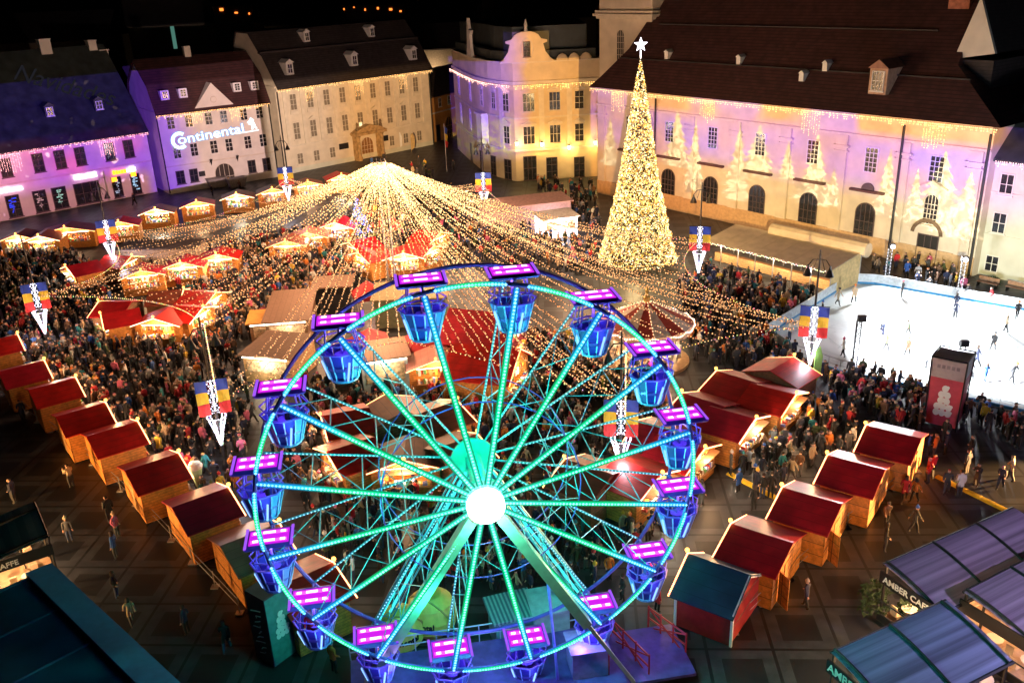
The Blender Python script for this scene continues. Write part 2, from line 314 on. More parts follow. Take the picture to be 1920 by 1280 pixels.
sgn = thing('brand_lettering', 'glowing white projected lettering with a rearing horse across the mansard house front', 'sign', FB.P, FB.rot)
place_text('letters', me, proj, (pa[0], -.05, pa[1]), (pb[0]-pa[0], 0, pb[1]-pa[1]), (0, 0, 1), sgn)
me2 = text_mesh('ontinental', 2.05, .005, .10)
for v in me2.vertices: v.co.x *= k
place_text('letter_glow_edge', me2, projb, (pa[0], -.025, pa[1]), (pb[0]-pa[0], 0, pb[1]-pa[1]), (0, 0, 1), sgn)
ux = unit((pb[0]-pa[0], pb[1]-pa[1])); cx, cz = pa[0]+.35, pa[1]+.55
def arcband(cx, cz, r0, r1, a0, a1, y, n=28):
    b = MB()
    for i in range(n):
        p = [a0+(a1-a0)*(i+j)/n for j in (0, 1)]
        q = [(cx+r*math.cos(a), cz+r*math.sin(a)) for r, a in ((r0, p[0]), (r1, p[0]), (r1, p[1]), (r0, p[1]))]
        b.prism([(x, y, z) for x, z in q], (0, -.01, 0))
    return b
arcband(cx, cz, .82, 1.36, R(52), R(310), -.05).build('capital_letter', proj, sgn); arcband(cx, cz, .76, 1.44, R(50), R(312), -.03).build('capital_glow_edge', projb, sgn)
hx, hz = FB.uz(472, 241); H_ = [(-.9, 1.35), (-.35, 1.75), (.05, 2.35), (.3, 2.1), (.75, 1.75), (.55, 1.45), (.8, 1.0), (.95, .3), (1.25, -.15), (.95, -.2), (.45, .35), (.35, -.2), (-.1, -.25), (.05, .35), (-.15, .85), (-.7, .95), (-.55, 1.2)]
b = MB(); b.prism([(hx+x*.75, -.05, hz+z*.75) for x, z in H_], (0, -.01, 0)); b.build('horse_emblem', proj, sgn)
b = MB(); p0, p1 = FB.uz(442, 251), FB.uz(485, 244); b.beam((p0[0], -.055, p0[1]), (p1[0], -.055, p1[1]), .02, .12); b.build('underline', proj, sgn)

# --- the palace
FC = Fac((514, 163), (802, 126), 14.4)
C = thing('palace', 'long cream baroque palace with three rows of windows, carved portal and double mansard roof', 'building', FC.P, FC.rot)
b = MB(); b.box(0, FC.L, 0, 14, 0, 14.4); b.build('wall', plaster, C)
gable_roof(C, .1, FC.L+.5, [(-.9, 14.), (2.9, 19.4), (3.3, 19.5), (6.2, 22.75), (10., 22.9), (15, 14.2)], tile_d, wallm=plaster, ends=(.45,))
trim(C, 0, FC.L, 13.6, 14.1, .45); trim(C, 0, FC.L, 4.35, 4.6, .15); trim(C, 0, FC.L, 0, .8, .08, greypl, name='plinth')
b = MB(); b.box(-.1, FC.L+.5, 2.7, 3.5, 19.42, 19.75); b.build('roof_break', tile_d, C)
us = [3.2+3.34*i for i in range(9)]
b = MB()
for i in range(10):
    u_ = us[0]-1.67+3.34*i; b.box(u_-.28, u_+.28, -.14, -.004, 4.6, 13.6)
b.build('pilaster', trimm, C)
shade = M('drawn_blind', (.20, .17, .13), .7, .2)
for i, u_ in enumerate(us):
    window(C, u_, 11.6, 1.15, 2.5, 'tall', trimm, shade); window(C, u_, 6.85, 1.15, 2.7, 'tall', trimm, shade)
    b = MB(); b.prism([(u_-.95, -.25, 8.5), (u_+.95, -.25, 8.5), (u_, -.25, 8.95 if i % 2 else 8.62)], (0, .24, 0)); b.build('window_hood', trimm, C); b = MB(); b.box(u_-.8, u_+.8, -.2, -.005, 9.6, 10.1); b.build('window_apron', trimm, C)
    if i not in (3, 4, 5): window(C, u_, 2.2, 1.05, 1.7, 'cross', trimm, shade)
u_, z_ = FC.uz(677, 243); b = MB(); b.box(u_-.3, u_+.3, -.05, -.042, 5.7, 6.5); b.build('lit_pane', G('lamp_pane', (1, .75, .35), 1.6), C)
pu = FC.uz(688, 270)[0]; po = MB()
for k in (-2.6, 2.6): po.lathe([(.5, 0), (.5, .6), (.36, .8), (.32, 4.0), (.5, 4.3)], 10, 0, None, (pu+k, -1.1)); po.box(pu+k-.5, pu+k+.5, -.7, -.005, 0, 4.4)
po.box(pu-3.5, pu+3.5, -1.7, -.005, 4.4, 4.9); po.prism([(pu-3.5, -1.5, 4.92), (pu+3.5, -1.5, 4.92), (pu+2.4, -1.5, 5.5), (pu, -1.5, 6.1), (pu-2.4, -1.5, 5.5)], (0, 1.4, 0))
po.build('portal', M('carved_stone', (.36, .25, .13), .9, .35, 2., bump=.3), C)
st = MB()
for k in (-2.6, 2.6): st.lathe([(.3, 4.9), (.34, 5.5), (.2, 6.1), (.26, 6.3), (.12, 6.7)], 8, 0, None, (pu+k, -1.1))
st.build('portal_statue', M('weathered_stone', (.16, .12, .08), .9, .3), C)
window(C, pu, 1.9, 2.6, 3.6, 'archbar', trimm, M('oak_gate', (.22, .11, .04), .6, .3), v=-.02, name='gate')
for du in (-4.6, -5.6, 4.4): b = MB(); b.box(pu+du-.5, pu+du+.5, -.1, -.006, 2.4, 3.4); b.build('wall_plaque', black, C)
for px, py in ((537, 133), (658, 117), (769, 106)): u_, v_, z_ = FC.roof(px, py, 5.4/3.8, -.9, 14.); dormer(C, u_, v_-1.1, z_-.6, 1.35, 1.9, 2.2, white, white, 'cross')
for px, py in ((570, 73), (692, 64)): u_, v_, z_ = FC.roof(px, py, 3.25/2.9, 3.3, 19.5); dormer(C, u_, v_-.9, z_-.5, 1.1, 1.6, 2., white, white, 'cross')
for u_ in (.2, FC.L-.1): b = MB(); b.tube([(u_, -.3, 14.), (u_, -.3, .2)], .11, 6); b.build('downpipe', black, C)
icicles(FC, 0, FC.L+.3, 13.95, 'orange icicle lights along the eave of the cream palace', [(FC.uz(x, 170)[0], 1.9, 3.) for x in (577, 671, 754)], -.95, (1., .52, .17))

# --- the orange gate house in the gap
FO = Fac((804, 180), (872, 163), 9.)
O = thing('gate_house', 'low orange house with an arched passage between the palace and the corner building', 'building', FO.P, FO.rot)
b = MB(); b.box(-1, FO.L+8, 0, 8, 0, 9.); b.build('wall', orangepl, O); gable_roof(O, -1.2, FO.L+8, [(-.6, 8.8), (4.6, 13.2), (9, 8.8)], tile_d)
trim(O, -1, FO.L+8, 5.4, 5.65, .15); u_ = FO.uz(841, 232)[0]; window(O, u_, 2.0, 2.8, 4.2, 'archbar', orangepl, black, name='gate'); window(O, u_-4.2, 1.6, 1.3, 3., 'plain', frame_d, black, name='door')
for px in (824, 842): window(O, FO.uz(px, 192)[0], 7.3, .9, 1.5, 'cross', frame_w)

# --- the curved corner building
class Seg(Fac):
    def __init__(s, P, Q, z): s.P = np.array([P[0], P[1], 0.]); d = np.array([Q[0]-P[0], Q[1]-P[1], 0.]); s.L = np.linalg.norm(d); s.d = d/s.L; s.n = np.array([-s.d[1], s.d[0], 0]); s.z = z; s.rot = math.atan2(s.d[1], s.d[0])
pts = [gp(849, 123, 15), gp(872, 134, 15), gp(893, 143, 15), gp(915, 148.5, 15), gp(940, 152, 15), gp(962, 154, 15)]
segs = [Seg(pts[i], pts[i+1], 15) for i in range(5)]+[Seg(pts[5], gp(1128, 145, 15), 15)]
CHL = thing('corner_building', 'ornate rounded corner building with curved parapet gable and glowing wall lanterns', 'building', (0, 0, 0), 0)
ring = [np.array([p[0], p[1], 0]) for p in pts]+[segs[5].at(segs[5].L, 0, 0)]; back = [segs[5].at(segs[5].L, 16, 0), segs[0].at(0, 16, 0)+np.array([6, 14, 0])]
def ringprism(off, z0, z1, name, m):
    c = np.mean(ring+back, 0); o = []
    for p in ring: q = p+unit(p-c)*off; o.append((q[0], q[1], z0))
    b = MB(); b.prism(o+[(p[0], p[1], z0) for p in back], (0, 0, z1-z0)); return b.build(name, m, CHL)
ringprism(0, 0, 15, 'wall', yellowpl); ringprism(.55, 14.6, 15.02, 'cornice', trimm); ringprism(.25, 4.6, 4.9, 'belt_course', trimm); ringprism(.2, 9.5, 9.75, 'belt_course', trimm); ringprism(.06, 15.02, 17.6, 'parapet', yellowpl); ringprism(.16, 17.6, 17.8, 'coping', trimm)
ringprism(-1.2, 17.4, 19.2, 'roof', slate); ringprism(-3., 19.2, 22.6, 'roof', slate)
def on(F, px, py): return F.uz(px, py)
for si, px, py, w, h, stl in ((5, 991, 197, 1.7, 2.6, 'wide'), (5, 1040, 199, 1.6, 2.6, 'wide'), (5, 1086, 196, 1.3, 2.6, 'tall'), (4, 949, 195, 1.3, 2.6, 'tall'), (5, 992, 256, 1.7, 2.6, 'wide'), (5, 1041, 257, 1.6, 2.6, 'wide'), (5, 1086, 252, 1.3, 2.6, 'tall'), (4, 951, 254, 1.3, 2.6, 'tall'), (5, 994, 322, 1.9, 3.6, 'wide'), (5, 1035, 326, 1.6, 3.2, 'tall'), (5, 1086, 312, 1.5, 3., 'tall'), (4, 953, 312, 1.5, 3., 'tall'), (2, 904, 190, 1.0, 2.4, 'tall'), (3, 926, 192, 1., 2.4, 'tall'), (2, 906, 250, 1., 2.4, 'tall'), (1, 883, 188, 1., 2.4, 'tall'), (0, 862, 176, 1.2, 2.4, 'tall'), (1, 884, 245, 1., 2.4, 'tall'), (0, 866, 226, 1.2, 2.4, 'tall'), (3, 926, 310, 1.4, 3., 'tall'), (2, 904, 306, 1.3, 3., 'tall'), (1, 885, 296, 1.3, 3., 'tall')):
    F = segs[si]; u_ = F.uz(px, py)[0]; z_ = 11.9 if py < 215 else (7.0 if py < 280 else h/2+.15)
    o = window(CHL, 0, 0, w, h, stl, trimm if z_ > 4 else frame_d); p = F.at(u_, -.02, z_); o.location = p; o.rotation_euler = (0, 0, F.rot)
    if z_ > 4:
        hd = MB(); hd.box(-w*.7, w*.7, -.3, -.01, h/2+.2, h/2+.5); hd.prism([(-w*.6, -.25, h/2+.52), (w*.6, -.25, h/2+.52), (0, -.25, h/2+.95)], (0, .22, 0)); q = hd.build('window_hood', trimm, CHL); q.location = p; q.rotation_euler = (0, 0, F.rot)
F = segs[5]; uc = F.uz(988, 120)[0]
def local(F, nm, b, m): o = b.build(nm, m, CHL); o.location = F.P; o.rotation_euler = (0, 0, F.rot); return o
k = [(-4.2, 17.75), (4.2, 17.75), (3.5, 18.3), (2.8, 19.2), (2.5, 20.3), (3.1, 20.5), (3.1, 20.8), (2.2, 21.)]+[(2.1*math.cos(a), 21.+1.1*math.sin(a)) for a in np.linspace(.15, PI-.15, 9)]+[(-2.2, 21.), (-3.1, 20.8), (-3.1, 20.5), (-2.5, 20.3), (-2.8, 19.2), (-3.5, 18.3)]
b = MB(); b.prism([(uc+x, -.15, z) for x, z in k], (0, .5, 0)); local(F, 'parapet_gable', b, yellowpl)
o = window(CHL, 0, 0, .9, 2., 'tall', frame_d); o.location = F.at(uc, -.17, 19.6); o.rotation_euler = (0, 0, F.rot)
b = MB(); b.tube([(uc+.95*math.cos(a), -.2, 19.6+1.5*math.sin(a)) for a in np.linspace(0, 2*PI, 21)], .1, 6); local(F, 'oval_frame', b, trimm)
b = MB(); b.lathe([(.3, 22.1), (.2, 22.6), (.28, 23.), (.05, 23.8)], 8, 0, None, (uc, .1)); local(F, 'finial', b, trimm)
for px in (942, 1016, 1068): 
    F2 = segs[4] if px < 955 else segs[5]; u_ = F2.uz(px, 240)[0]; b = MB(); b.box(u_-.4, u_+.4, -.18, -.004, 4.9, 14.6); b.box(u_-.55, u_+.55, -.3, -.004, 13.9, 14.4); local(F2, 'pilaster', b, trimm)
for i in range(3):
    u_ = F.uz(1055+22*i, 130)[0]; b = MB(); b.lathe([(.9, 0), (.85, .3), (.5, .75), (.05, .95)], 10, 0, None, (0, 0)); o = b.build('parapet_crest', yellowpl, CHL); o.scale = (1, .2, 1); o.location = F.at(u_, .2, 17.8); o.rotation_euler = (0, 0, F.rot)
F0 = segs[1]; k = [(-2., 17.8), (2., 17.8), (1.2, 19.), (.9, 21.), (1.9, 21.8), (.5, 22.), (-.3, 23.6), (-.8, 22), (-1.3, 19)]
b = MB(); b.prism([(F0.L/2+x, -.1, z) for x, z in k], (0, .5, 0)); local(F0, 'side_gable', b, whitepl)
bay = segs[2]; b = MB(); u_ = bay.L*.55
b.hexa([(u_-1.2, -1., 5.0), (u_+1.2, -1., 5.), (u_+1.6, 0, 5.), (u_-1.6, 0, 5.)], [(u_-1.2, -1., 9.4), (u_+1.2, -1., 9.4), (u_+1.6, 0, 9.4), (u_-1.6, 0, 9.4)]); b.hexa([(u_-.4, -.3, 4.), (u_+.4, -.3, 4.), (u_+.6, 0, 4.), (u_-.6, 0, 4.)], [(u_-1.2, -1., 4.99), (u_+1.2, -1., 4.99), (u_+1.6, 0, 4.99), (u_-1.6, 0, 4.99)]); b.box(u_-1.7, u_+1.7, -1.2, 0, 9.41, 9.7)
local(bay, 'bay_window', b, whitepl)
lant = G('lantern_glow', (1., .72, .30), 12.)
for px, py in ((969, 270), (1016, 271), (1067, 277), (1116, 268)):
    u_, z_ = F.uz(px, py, -.5); t = thing('wall_lantern', 'glowing yellow lantern on the corner building front, '+{969: 'left of the big lower window', 1016: 'between the two wide windows', 1067: 'beside the downpipe', 1116: 'next to the church tower'}[px], 'lantern', F.at(u_, 0, z_), F.rot, 'wall lanterns on the corner building')
    b = MB(); b.tube([(0, -.02, -.6), (0, -.5, -.55), (0, -.55, -.32)], .04, 5); b.lathe([(.05, .5), (.28, .33), (.3, .3)], 6, 0, None, (0, -.55)); b.build('bracket', black, t)
    b = MB(); b.lathe([(.12, -.3), (.26, .28)], 6, 0, None, (0, -.55)); b.build('lantern_glass', lant, t)
    lamp('POINT', (0, -1.1, 0), 300, (1., .62, .16), .2, t)
icicles(segs[5], 0, segs[5].L, 14.55, 'amber icicle lights under the curved cornice of the corner building', ((segs[5].uz(1060, 165)[0], 1.6, 1.4),), -.6, (1., .55, .16))
for i in range(5): icicles(segs[i], 0, segs[i].L, 14.55, 'pinkish icicle lights on the rounded side of the corner building cornice', ((segs[i].L/2, 1.6, 1.5),) if i == 4 else (), -.6, (1., .5, .4))

# --- the church
FD = Fac((1104, 163), (1877, 240), 15.); WV = .9
D = thing('church', 'huge cream church with arched windows and a vast dark tiled roof on the right', 'building', FD.P, FD.rot)
b = MB(); b.box(.8, FD.L-.9, WV, 24, 0, 15.); b.build('wall', plaster, D)
Lc = FD.L; rf = MB(); prof = [(0, 15.), (1.2, 16.3), (4.2, 19.9), (12.5, 29.6)]; hl = [0, 1.1, 3.6, 5.2]; hr = [0, 1.9, 7., 9.]
for i in range(3):
    (va, za), (vb, zb) = prof[i], prof[i+1]
    rf.poly([(hl[i], va, za), (Lc-hr[i], va, za), (Lc-hr[i+1], vb, zb), (hl[i+1], vb, zb)])
    rf.poly([(hl[i], 25-va, za), (hl[i], va, za), (hl[i+1], vb, zb), (hl[i+1], 25-vb, zb)]); rf.poly([(Lc-hr[i], va, za), (Lc-hr[i], 25-va, za), (Lc-hr[i+1], 25-vb, zb), (Lc-hr[i+1], vb, zb)])
    rf.poly([(Lc-hr[i], 25-va, za), (hl[i], 25-va, za), (hl[i+1], 25-vb, zb), (Lc-hr[i+1], 25-vb, zb)])
rf.poly([(0, 0, 14.99), (0, 25, 14.99), (Lc, 25, 14.99), (Lc, 0, 14.99)]); rf.build('roof', tile_r, D)
for z_, v_ in ((18.7, 3.1), (22.9, 6.75)):
    b = MB(); b.box(v_*1.0, Lc-v_*1.6, v_-.14, v_+.05, z_-.02, z_+.12); b.build('roof_seam', tile_d, D)
trim(D, .8, Lc-.9, 14.3, 14.98, .5, trimm, WV); trim(D, .8, Lc-.9, 12.5, 12.75, .2, trimm, WV); trim(D, .8, Lc-.9, 0, 2.0, .12, M('ochre_plinth', (.50, .33, .18), .9, .15), WV, 'plinth')
for u_ in [.8+1.0]+[10.9+7.2*i for i in range(6)]+[Lc-2.2]:
    b = MB(); b.box(u_-.7, u_+.7, WV-.28, WV-.006, 2.0, 12.5); b.box(u_-.95, u_+.95, WV-.4, WV-.006, 11.2, 11.45); b.box(u_-.9, u_+.9, WV-.36, WV-.006, 10.7, 10.85); b.build('pilaster', plaster, D)
for i in range(7):
    u_ = 7.3+7.2*i; window(D, u_, 10.2, 1.35, 2.5, 'grid', frame_w, glass, WV-.01)
    if i < 6:
        low = i >= 4; window(D, u_, 3.6 if not low else 3.0, 2.2, 3.4 if not low else 5.0, 'archbar', frame_d, glass, WV-.01)
        b = MB(); b.box(u_-2., u_+2., WV-.5, WV-.006, 6.75, 7.); b.build('lintel', M('dark_lintel', (.10, .045, .04), .8), D)
        if i == 5: b = MB(); b.prism([(u_+.75*math.cos(a), WV-.2, 7.02+.75*math.sin(a)) for a in np.linspace(0, PI, 11)], (0, .18, 0)); b.build('lunette', frame_d, D)
    else:
        window(D, u_, 6.1, 1.4, 3.0, 'arch', trimm, glass, WV-.01); window(D, u_+.15, 1.7, 2.1, 3.3, 'wide', frame_d, black, WV-.02, 'door')
        b = MB(); b.prism([(u_-1.5, WV-.4, 8.3), (u_+1.6, WV-.4, 8.3), (u_, WV-.4, 9.1)], (0, .39, 0)); b.box(u_-1.1, u_+1.1, WV-.3, WV-.006, 4.25, 4.45); b.build('pediment', trimm, D)
        arcb = arcband(u_, 3.4, 1.35, 1.75, R(5), R(175), WV-.3, 14); arcb.build('door_arch', M('dark_arch_stone', (.12, .08, .05), .9), D)  # dark stone band arched over the door
for u_ in (12.2, 46.7, Lc-1.05): b = MB(); b.tube([(u_, WV-.35, 14.4), (u_, WV-.35, .2)], .13, 6); b.build('downpipe', black, D)
for px, py in ((1662, 152),):
    u_, v_, z_ = FD.roof(px, py, 3.6/3., 1.2, 16.3); dormer(D, u_, v_-1.6, z_-1.2, 2.0, 2.6, 3.2, M('dormer_boards', (.45, .28, .2), .8), M('copper_roof', (.28, .13, .09), .6), 'wide')
for px, py in ((1254, 106), (1389, 116), (1507, 147), (1551, 128)): u_, v_, z_ = FD.roof(px, py, 3.6/3., 1.2, 16.3); b = MB(); b.box(u_-.3, u_+.3, v_-.5, v_+.6, z_-.3, z_+.55); b.prism([(u_-.4, v_-.6, z_+.56), (u_+.4, v_-.6, z_+.56), (u_, v_-.6, z_+.9)], (0, 1.2, 0)); b.build('roof_vent', white, D)
p = [FD.uz(1788, 111, 5.2), FD.uz(1866, 101, 5.2), FD.uz(1840, -6, 5.2)]
b = MB(); b.prism([(p[0][0], 5.2, p[0][1]), (p[1][0], 5.2, p[1][1]), (p[2][0], 5.2, p[2][1])], (0, .4, 0)); b.build('white_gable', whitepl, D)
b = MB(); b.prism([(p[0][0], 5.61, p[0][1]), (p[1][0], 5.61, p[1][1]), (p[2][0], 5.61, p[2][1])], (0, 8, 0)); b.box(p[0][0], p[1][0], 5.2, 12, 10, min(p[0][1], p[1][1])-.01); b.build('chapel_roof', tile_d, D)
u_, z_ = FD.uz(1803, 4, 9.); b = MB(); b.box(u_-1.1, u_+1.1, 8.5, 10, 24, z_+.8); b.build('chimney', M('brick_red', (.4, .15, .09), .9, .3), D)
icicles(FD, .2, Lc-.2, 14.9, 'long amber icicle lights along the church eave', [(FD.uz(x, y)[0], 2.6, 3.) for x, y in ((1158, 190), (1326, 207), (1521, 230), (1752, 258))], -.05, (1., .55, .18))
# tower
a, c = FD.uz(1124, 120, 7)[0], FD.uz(1222, 60, 7)[0]
T = thing('church_tower', 'square cream bell tower shaft rising behind the left end of the church roof', 'tower', FD.P, FD.rot)
b = MB(); b.box(a, c, 7, 7+(c-a), 0, 34.); b.build('shaft', plaster, T)
z1 = FD.uz(1170, 36, 7)[1]
for zz, e in ((z1, .35), (z1+.35, .7), (z1+.8, .45)): b = MB(); b.box(a-e, c+e, 7-e, 7+(c-a)+e, zz, zz+.34); b.build('cornice', trimm, T)
um, zm = FD.uz(1164, 86, 7); window(T, um, zm, 1.35, 4.2, 'archbar', trimm, black, 6.99)
# right-hand house
I = thing('side_house', 'plain grey green house adjoining the church at the right edge', 'building', FD.P, FD.rot)
b = MB(); b.box(Lc-1.1, Lc+16, 2.2, 14, 0, 11.9); b.build('wall', greypl, I); gable_roof(I, Lc-1.2, Lc+16, [(1.5, 11.8), (7.5, 17.), (14, 11.6)], slate)
for zz in (4.2, 8.4): trim(I, Lc-1.1, Lc+16, zz, zz+.18, .1, greypl, 2.2)
litw = G('lit_room', (1., .7, .35), .5)
for px, py, h in ((1888, 346, 1.9), (1874, 418, 1.9), (1860, 494, 1.5)):
    u_, z_ = FD.uz(px, py, 2.2)
    for k in range(3): window(I, u_+4*k, z_, 1.15, h, 'cross', frame_w, glass, 2.19)
icicles(FD, Lc-.6, Lc+14, 11.75, 'violet tinged icicle lights on the low eave right of the church', (), 1.4, (1., .55, .6))

# ------------------------------------------------------------------ market huts
BLOCK = []          # footprints the crowd keeps clear of: (centre, direction, half length, half width)
HW, HLn, HE, HR = 4.2, 2.8, 2.2, 2.86
def hut_parts(W_, L_, e, r):
    x, y = W_/2, L_/2; P = {}
    b = MB(); b.box(-x, -x+.07, -y, y, .1, e); b.box(x-.07, x, -y, y, .1, e); b.prism([(-x, y-.07, .1), (x, y-.07, .1), (x, y-.07, e), (0, y-.07, r-.04), (-x, y-.07, e)], (0, .07, 0)); b.box(-x+.07, x-.07, -y, y-.07, .1, .16); P['walls'] = b
    b = MB(); b.box(-x+.07, -x+.55, -y, -y+.06, .1, e); b.box(x-.55, x-.07, -y, -y+.06, .1, e); b.box(-x+.55, x-.55, -y, -y+.06, .1, .95); b.prism([(-x+.02, -y, e), (x-.02, -y, e), (0, -y, r-.05)], (0, .06, 0)); P['front_wall'] = b
    for sgn, nm in ((-1, 'roof_slope'), (1, 'roof_slope.b')):
        b = MB(); ov = .22; sl = (r-e)/x; a = [(0, -y-.28, r), (0, y+.18, r), (sgn*(x+ov), y+.18, e-sl*ov), (sgn*(x+ov), -y-.28, e-sl*ov)]
        if sgn > 0: a = a[::-1]
        b.prism(a, (0, 0, .06)); P[nm] = b
    b = MB(); b.box(-x+.5, x-.5, -y-.35, -y+.3, .96, 1.02); P['counter'] = b
    b = MB(); b.box(-x+.55, x-.55, -y-.62, -y-.04, e-.12, e-.07); P['awning_flap'] = b
    b = MB(); b.box(-.45, .45, y+.003, y+.04, .15, 1.85); P['back_door'] = b
    b = MB(); b.box(-x+.02, x-.02, y+.001, y+.02, 1.0, 1.06); b.box(-x+.02, x-.02, y+.001, y+.02, e-.06, e); P['back_batten'] = b
    return P
def goods_mesh(W_, L_, e, seed, bright):
    rr = random.Random(seed); b = MB(); x, y = W_/2, L_/2; pal = [(.8, .75, .6), (.7, .1, .06), (.75, .45, .08), (.6, .6, .62), (.2, .1, .05), (.1, .3, .12), (.8, .7, .7), (.5, .25, .1), (.15, .2, .5)]
    for k in range(20):
        u = -x+.65+(2*x-1.3)*k/20; h = rr.uniform(.1, .38); b.box(u, u+.15, -y-.25, -y+.05, 1.025, 1.025+h, 0, rr.choice(pal))
    for row in range(3):
        b.box(-x+.3, x-.3, y-.5, y-.12, .75+.42*row, .78+.42*row, 0, (.35, .2, .08))
        for k in range(18):
            u = -x+.35+(2*x-.8)*k/18; b.box(u, u+.14, y-.45, y-.2, .785+.42*row, .785+.42*row+rr.uniform(.08, .3), 0, rr.choice(pal))
    for k in range(7): u = -x+.8+(2*x-1.6)*k/6; b.box(u-.1, u+.1, -y+.1, -y+.2, e-.5-rr.uniform(0, .2), e-.14, 0, rr.choice(pal))
    return b
def verge_lights(W_, L_, e, r, col, eaves=False, st=1.):
    b = MB(); x, y = W_/2+.2, L_/2+.34; n = 26
    for s_ in (-1, 1):
        for i in range(n+1): t = i/n; b.bulb((s_*x*t, -y, r+.05-(r-e+.1)*t), .055, 0, [c*st*random.uniform(.8, 1.4) for c in col])
        if eaves:
            for i in range(1, 12): b.bulb((s_*(x+.03), -y+(2*y-.2)*i/12, e-.1), .05, 0, [c*st for c in col])
    return b
HM = {}
def hut(front, back, label, roof='dark', wall=None, lit=1., rear=None, W_=HW, L_=HLn, e=HE, r=HR, col=(4., 1.5, .6), face=None, cat='market hut', group='wooden market huts with red roofs', inner=WARM, flap=False, bright=True):
    p = gp(*front, r)
    if face is not None: d = unit([face[0], face[1], 0])
    else: q = gp(*back, r); d = unit([p[0]-q[0], p[1]-q[1], 0])
    c = p-d*(L_/2+.28); c[2] = 0
    t = thing('market_hut', label, cat, c, math.atan2(d[1], d[0])+PI/2, group); BLOCK.append((c, d, L_/2+.5, W_/2+.35))
    key = (W_, L_, e, r)
    if key not in HM: HM[key] = {k: v.mesh(k.split('.')[0], wood) for k, v in hut_parts(W_, L_, e, r).items()}
    P = HM[key]; wall = wall or wood
    for nm, me in P.items():
        if nm == 'awning_flap' and not flap: continue
        if nm == 'back_door' and (rear is None): continue
        o = link(nm.split('.')[0], me, t); mt = {'walls': wall, 'front_wall': wall, 'roof_slope': ROOF[roof], 'roof_slope.b': ROOF[roof], 'counter': woodl, 'awning_flap': woodl, 'back_door': rear or woodp, 'back_batten': woodd}[nm]
        o.material_slots[0].link = 'OBJECT'; o.material_slots[0].material = mt
    if lit:
        s = random.randrange(5); gk = ('g', s)+key
        if gk not in HM: HM[gk] = goods_mesh(W_, L_, e, s, 1).mesh('goods', VC)
        tag(link('goods', HM[gk], t), None, None, None, 'stuff')
        verge_lights(W_, L_, e, r, col, False, 1.2).build('verge_lights', GLOW, t)
        b = MB(); b.box(-W_/2+.6, W_/2-.6, -L_/2+.12, -L_/2+.2, e-.1, e-.02); b.build('strip_lamp', G('strip_lamp', (1., .82, .58), 9.), t)
        b = MB(); b.sph((0, -L_/2-.36, r+.24), .12, 8); b.build('gable_lamp', G('gable_lamp', (1., .42, .07), 5.), t)
        lamp('POINT', (0, -L_/2+.35, e-.3), 520*lit, inner, .12, t, 'strip_lamp_light')
        lamp('POINT', (0, -L_/2-.7, e+.15), 170*lit, inner, .2, t, 'verge_light')
    return t
fl, frr = (.806, .592), (-.807, .59)
for i, (f, ro, nm) in enumerate((((32, 628), 'red', 'bright red roofed hut cut by the left edge, first of the left row'), ((82, 677), 'crimson', 'hut with a plum red roof, second in the left row from its far end'), ((141, 709), 'red', 'small looking red roofed hut, third in the left row'), ((197, 756), 'red', 'hut with pale pink far slope, fourth in the left row'), ((257, 791), 'red', 'plain red roofed hut, fifth in the left row'), ((334, 851), 'red', 'largest looking hut of the left row, next to the green cone stand'), ((427, 915), 'crimson', 'crimson roofed hut behind the left gondolas of the wheel'), ((522, 982), 'pink', 'hut with pinkish roof partly hidden by the wheel, left row'), ((624, 1056), 'red', 'red roofed hut at the near end of the left row by the wheel'))):
    hut(f, None, nm, ro, lit=.9 if i < 6 else .5, face=fl, rear=woodl if i in (1, 3, 5) else None)
for f, ro, nm in (((1624.6, 799), 'dark', 'farthest hut of the right row, below the ice rink'), ((1552.7, 854.6), 'dark', 'second farthest hut of the right row'), ((1468, 915), 'dark', 'hut with an open plank door, third in the right row'), ((1372, 983), 'dark', 'nearest orange hut of the right row beside the dark blue roofed hut')):
    t = hut(f, None, nm, ro, woodp, .9, woodp, face=frr)
    if f[0] < 1500: b = MB(); b.hexa([(1.25, 1.43, .12), (1.31, 1.43, .12), (1.75, 2.1, .12), (1.69, 2.1, .12)], [(1.25, 1.43, 1.95), (1.31, 1.43, 1.95), (1.75, 2.1, 1.95), (1.69, 2.1, 1.95)]); b.build('open_door', woodp, t)
t = hut((1291, 1039), None, 'red hut with a dark blue roof and white trimmed edges near the wheel platform', 'blue', M('red_boards', (.36, .02, .015), .6, .2), .5, None, 3.7, 2.8, 1.9, 3.0, face=frr, group=None)
for s_ in (-1, 1):
    for y_ in (-1.42, 1.46): b = MB(); b.box(s_*1.86-.06, s_*1.86+.06, y_-.06, y_+.06, .1, 1.9); b.build('white_trim', white, t)
    b = MB(); b.beam((s_*1.9, 1.5, 1.88), (0, 1.5, 2.98), .06, .16); b.build('white_trim', white, t)
b = MB(); b.lathe([(.28, 0), (.28, .04)], 14); b.build('round_sign', white, t)
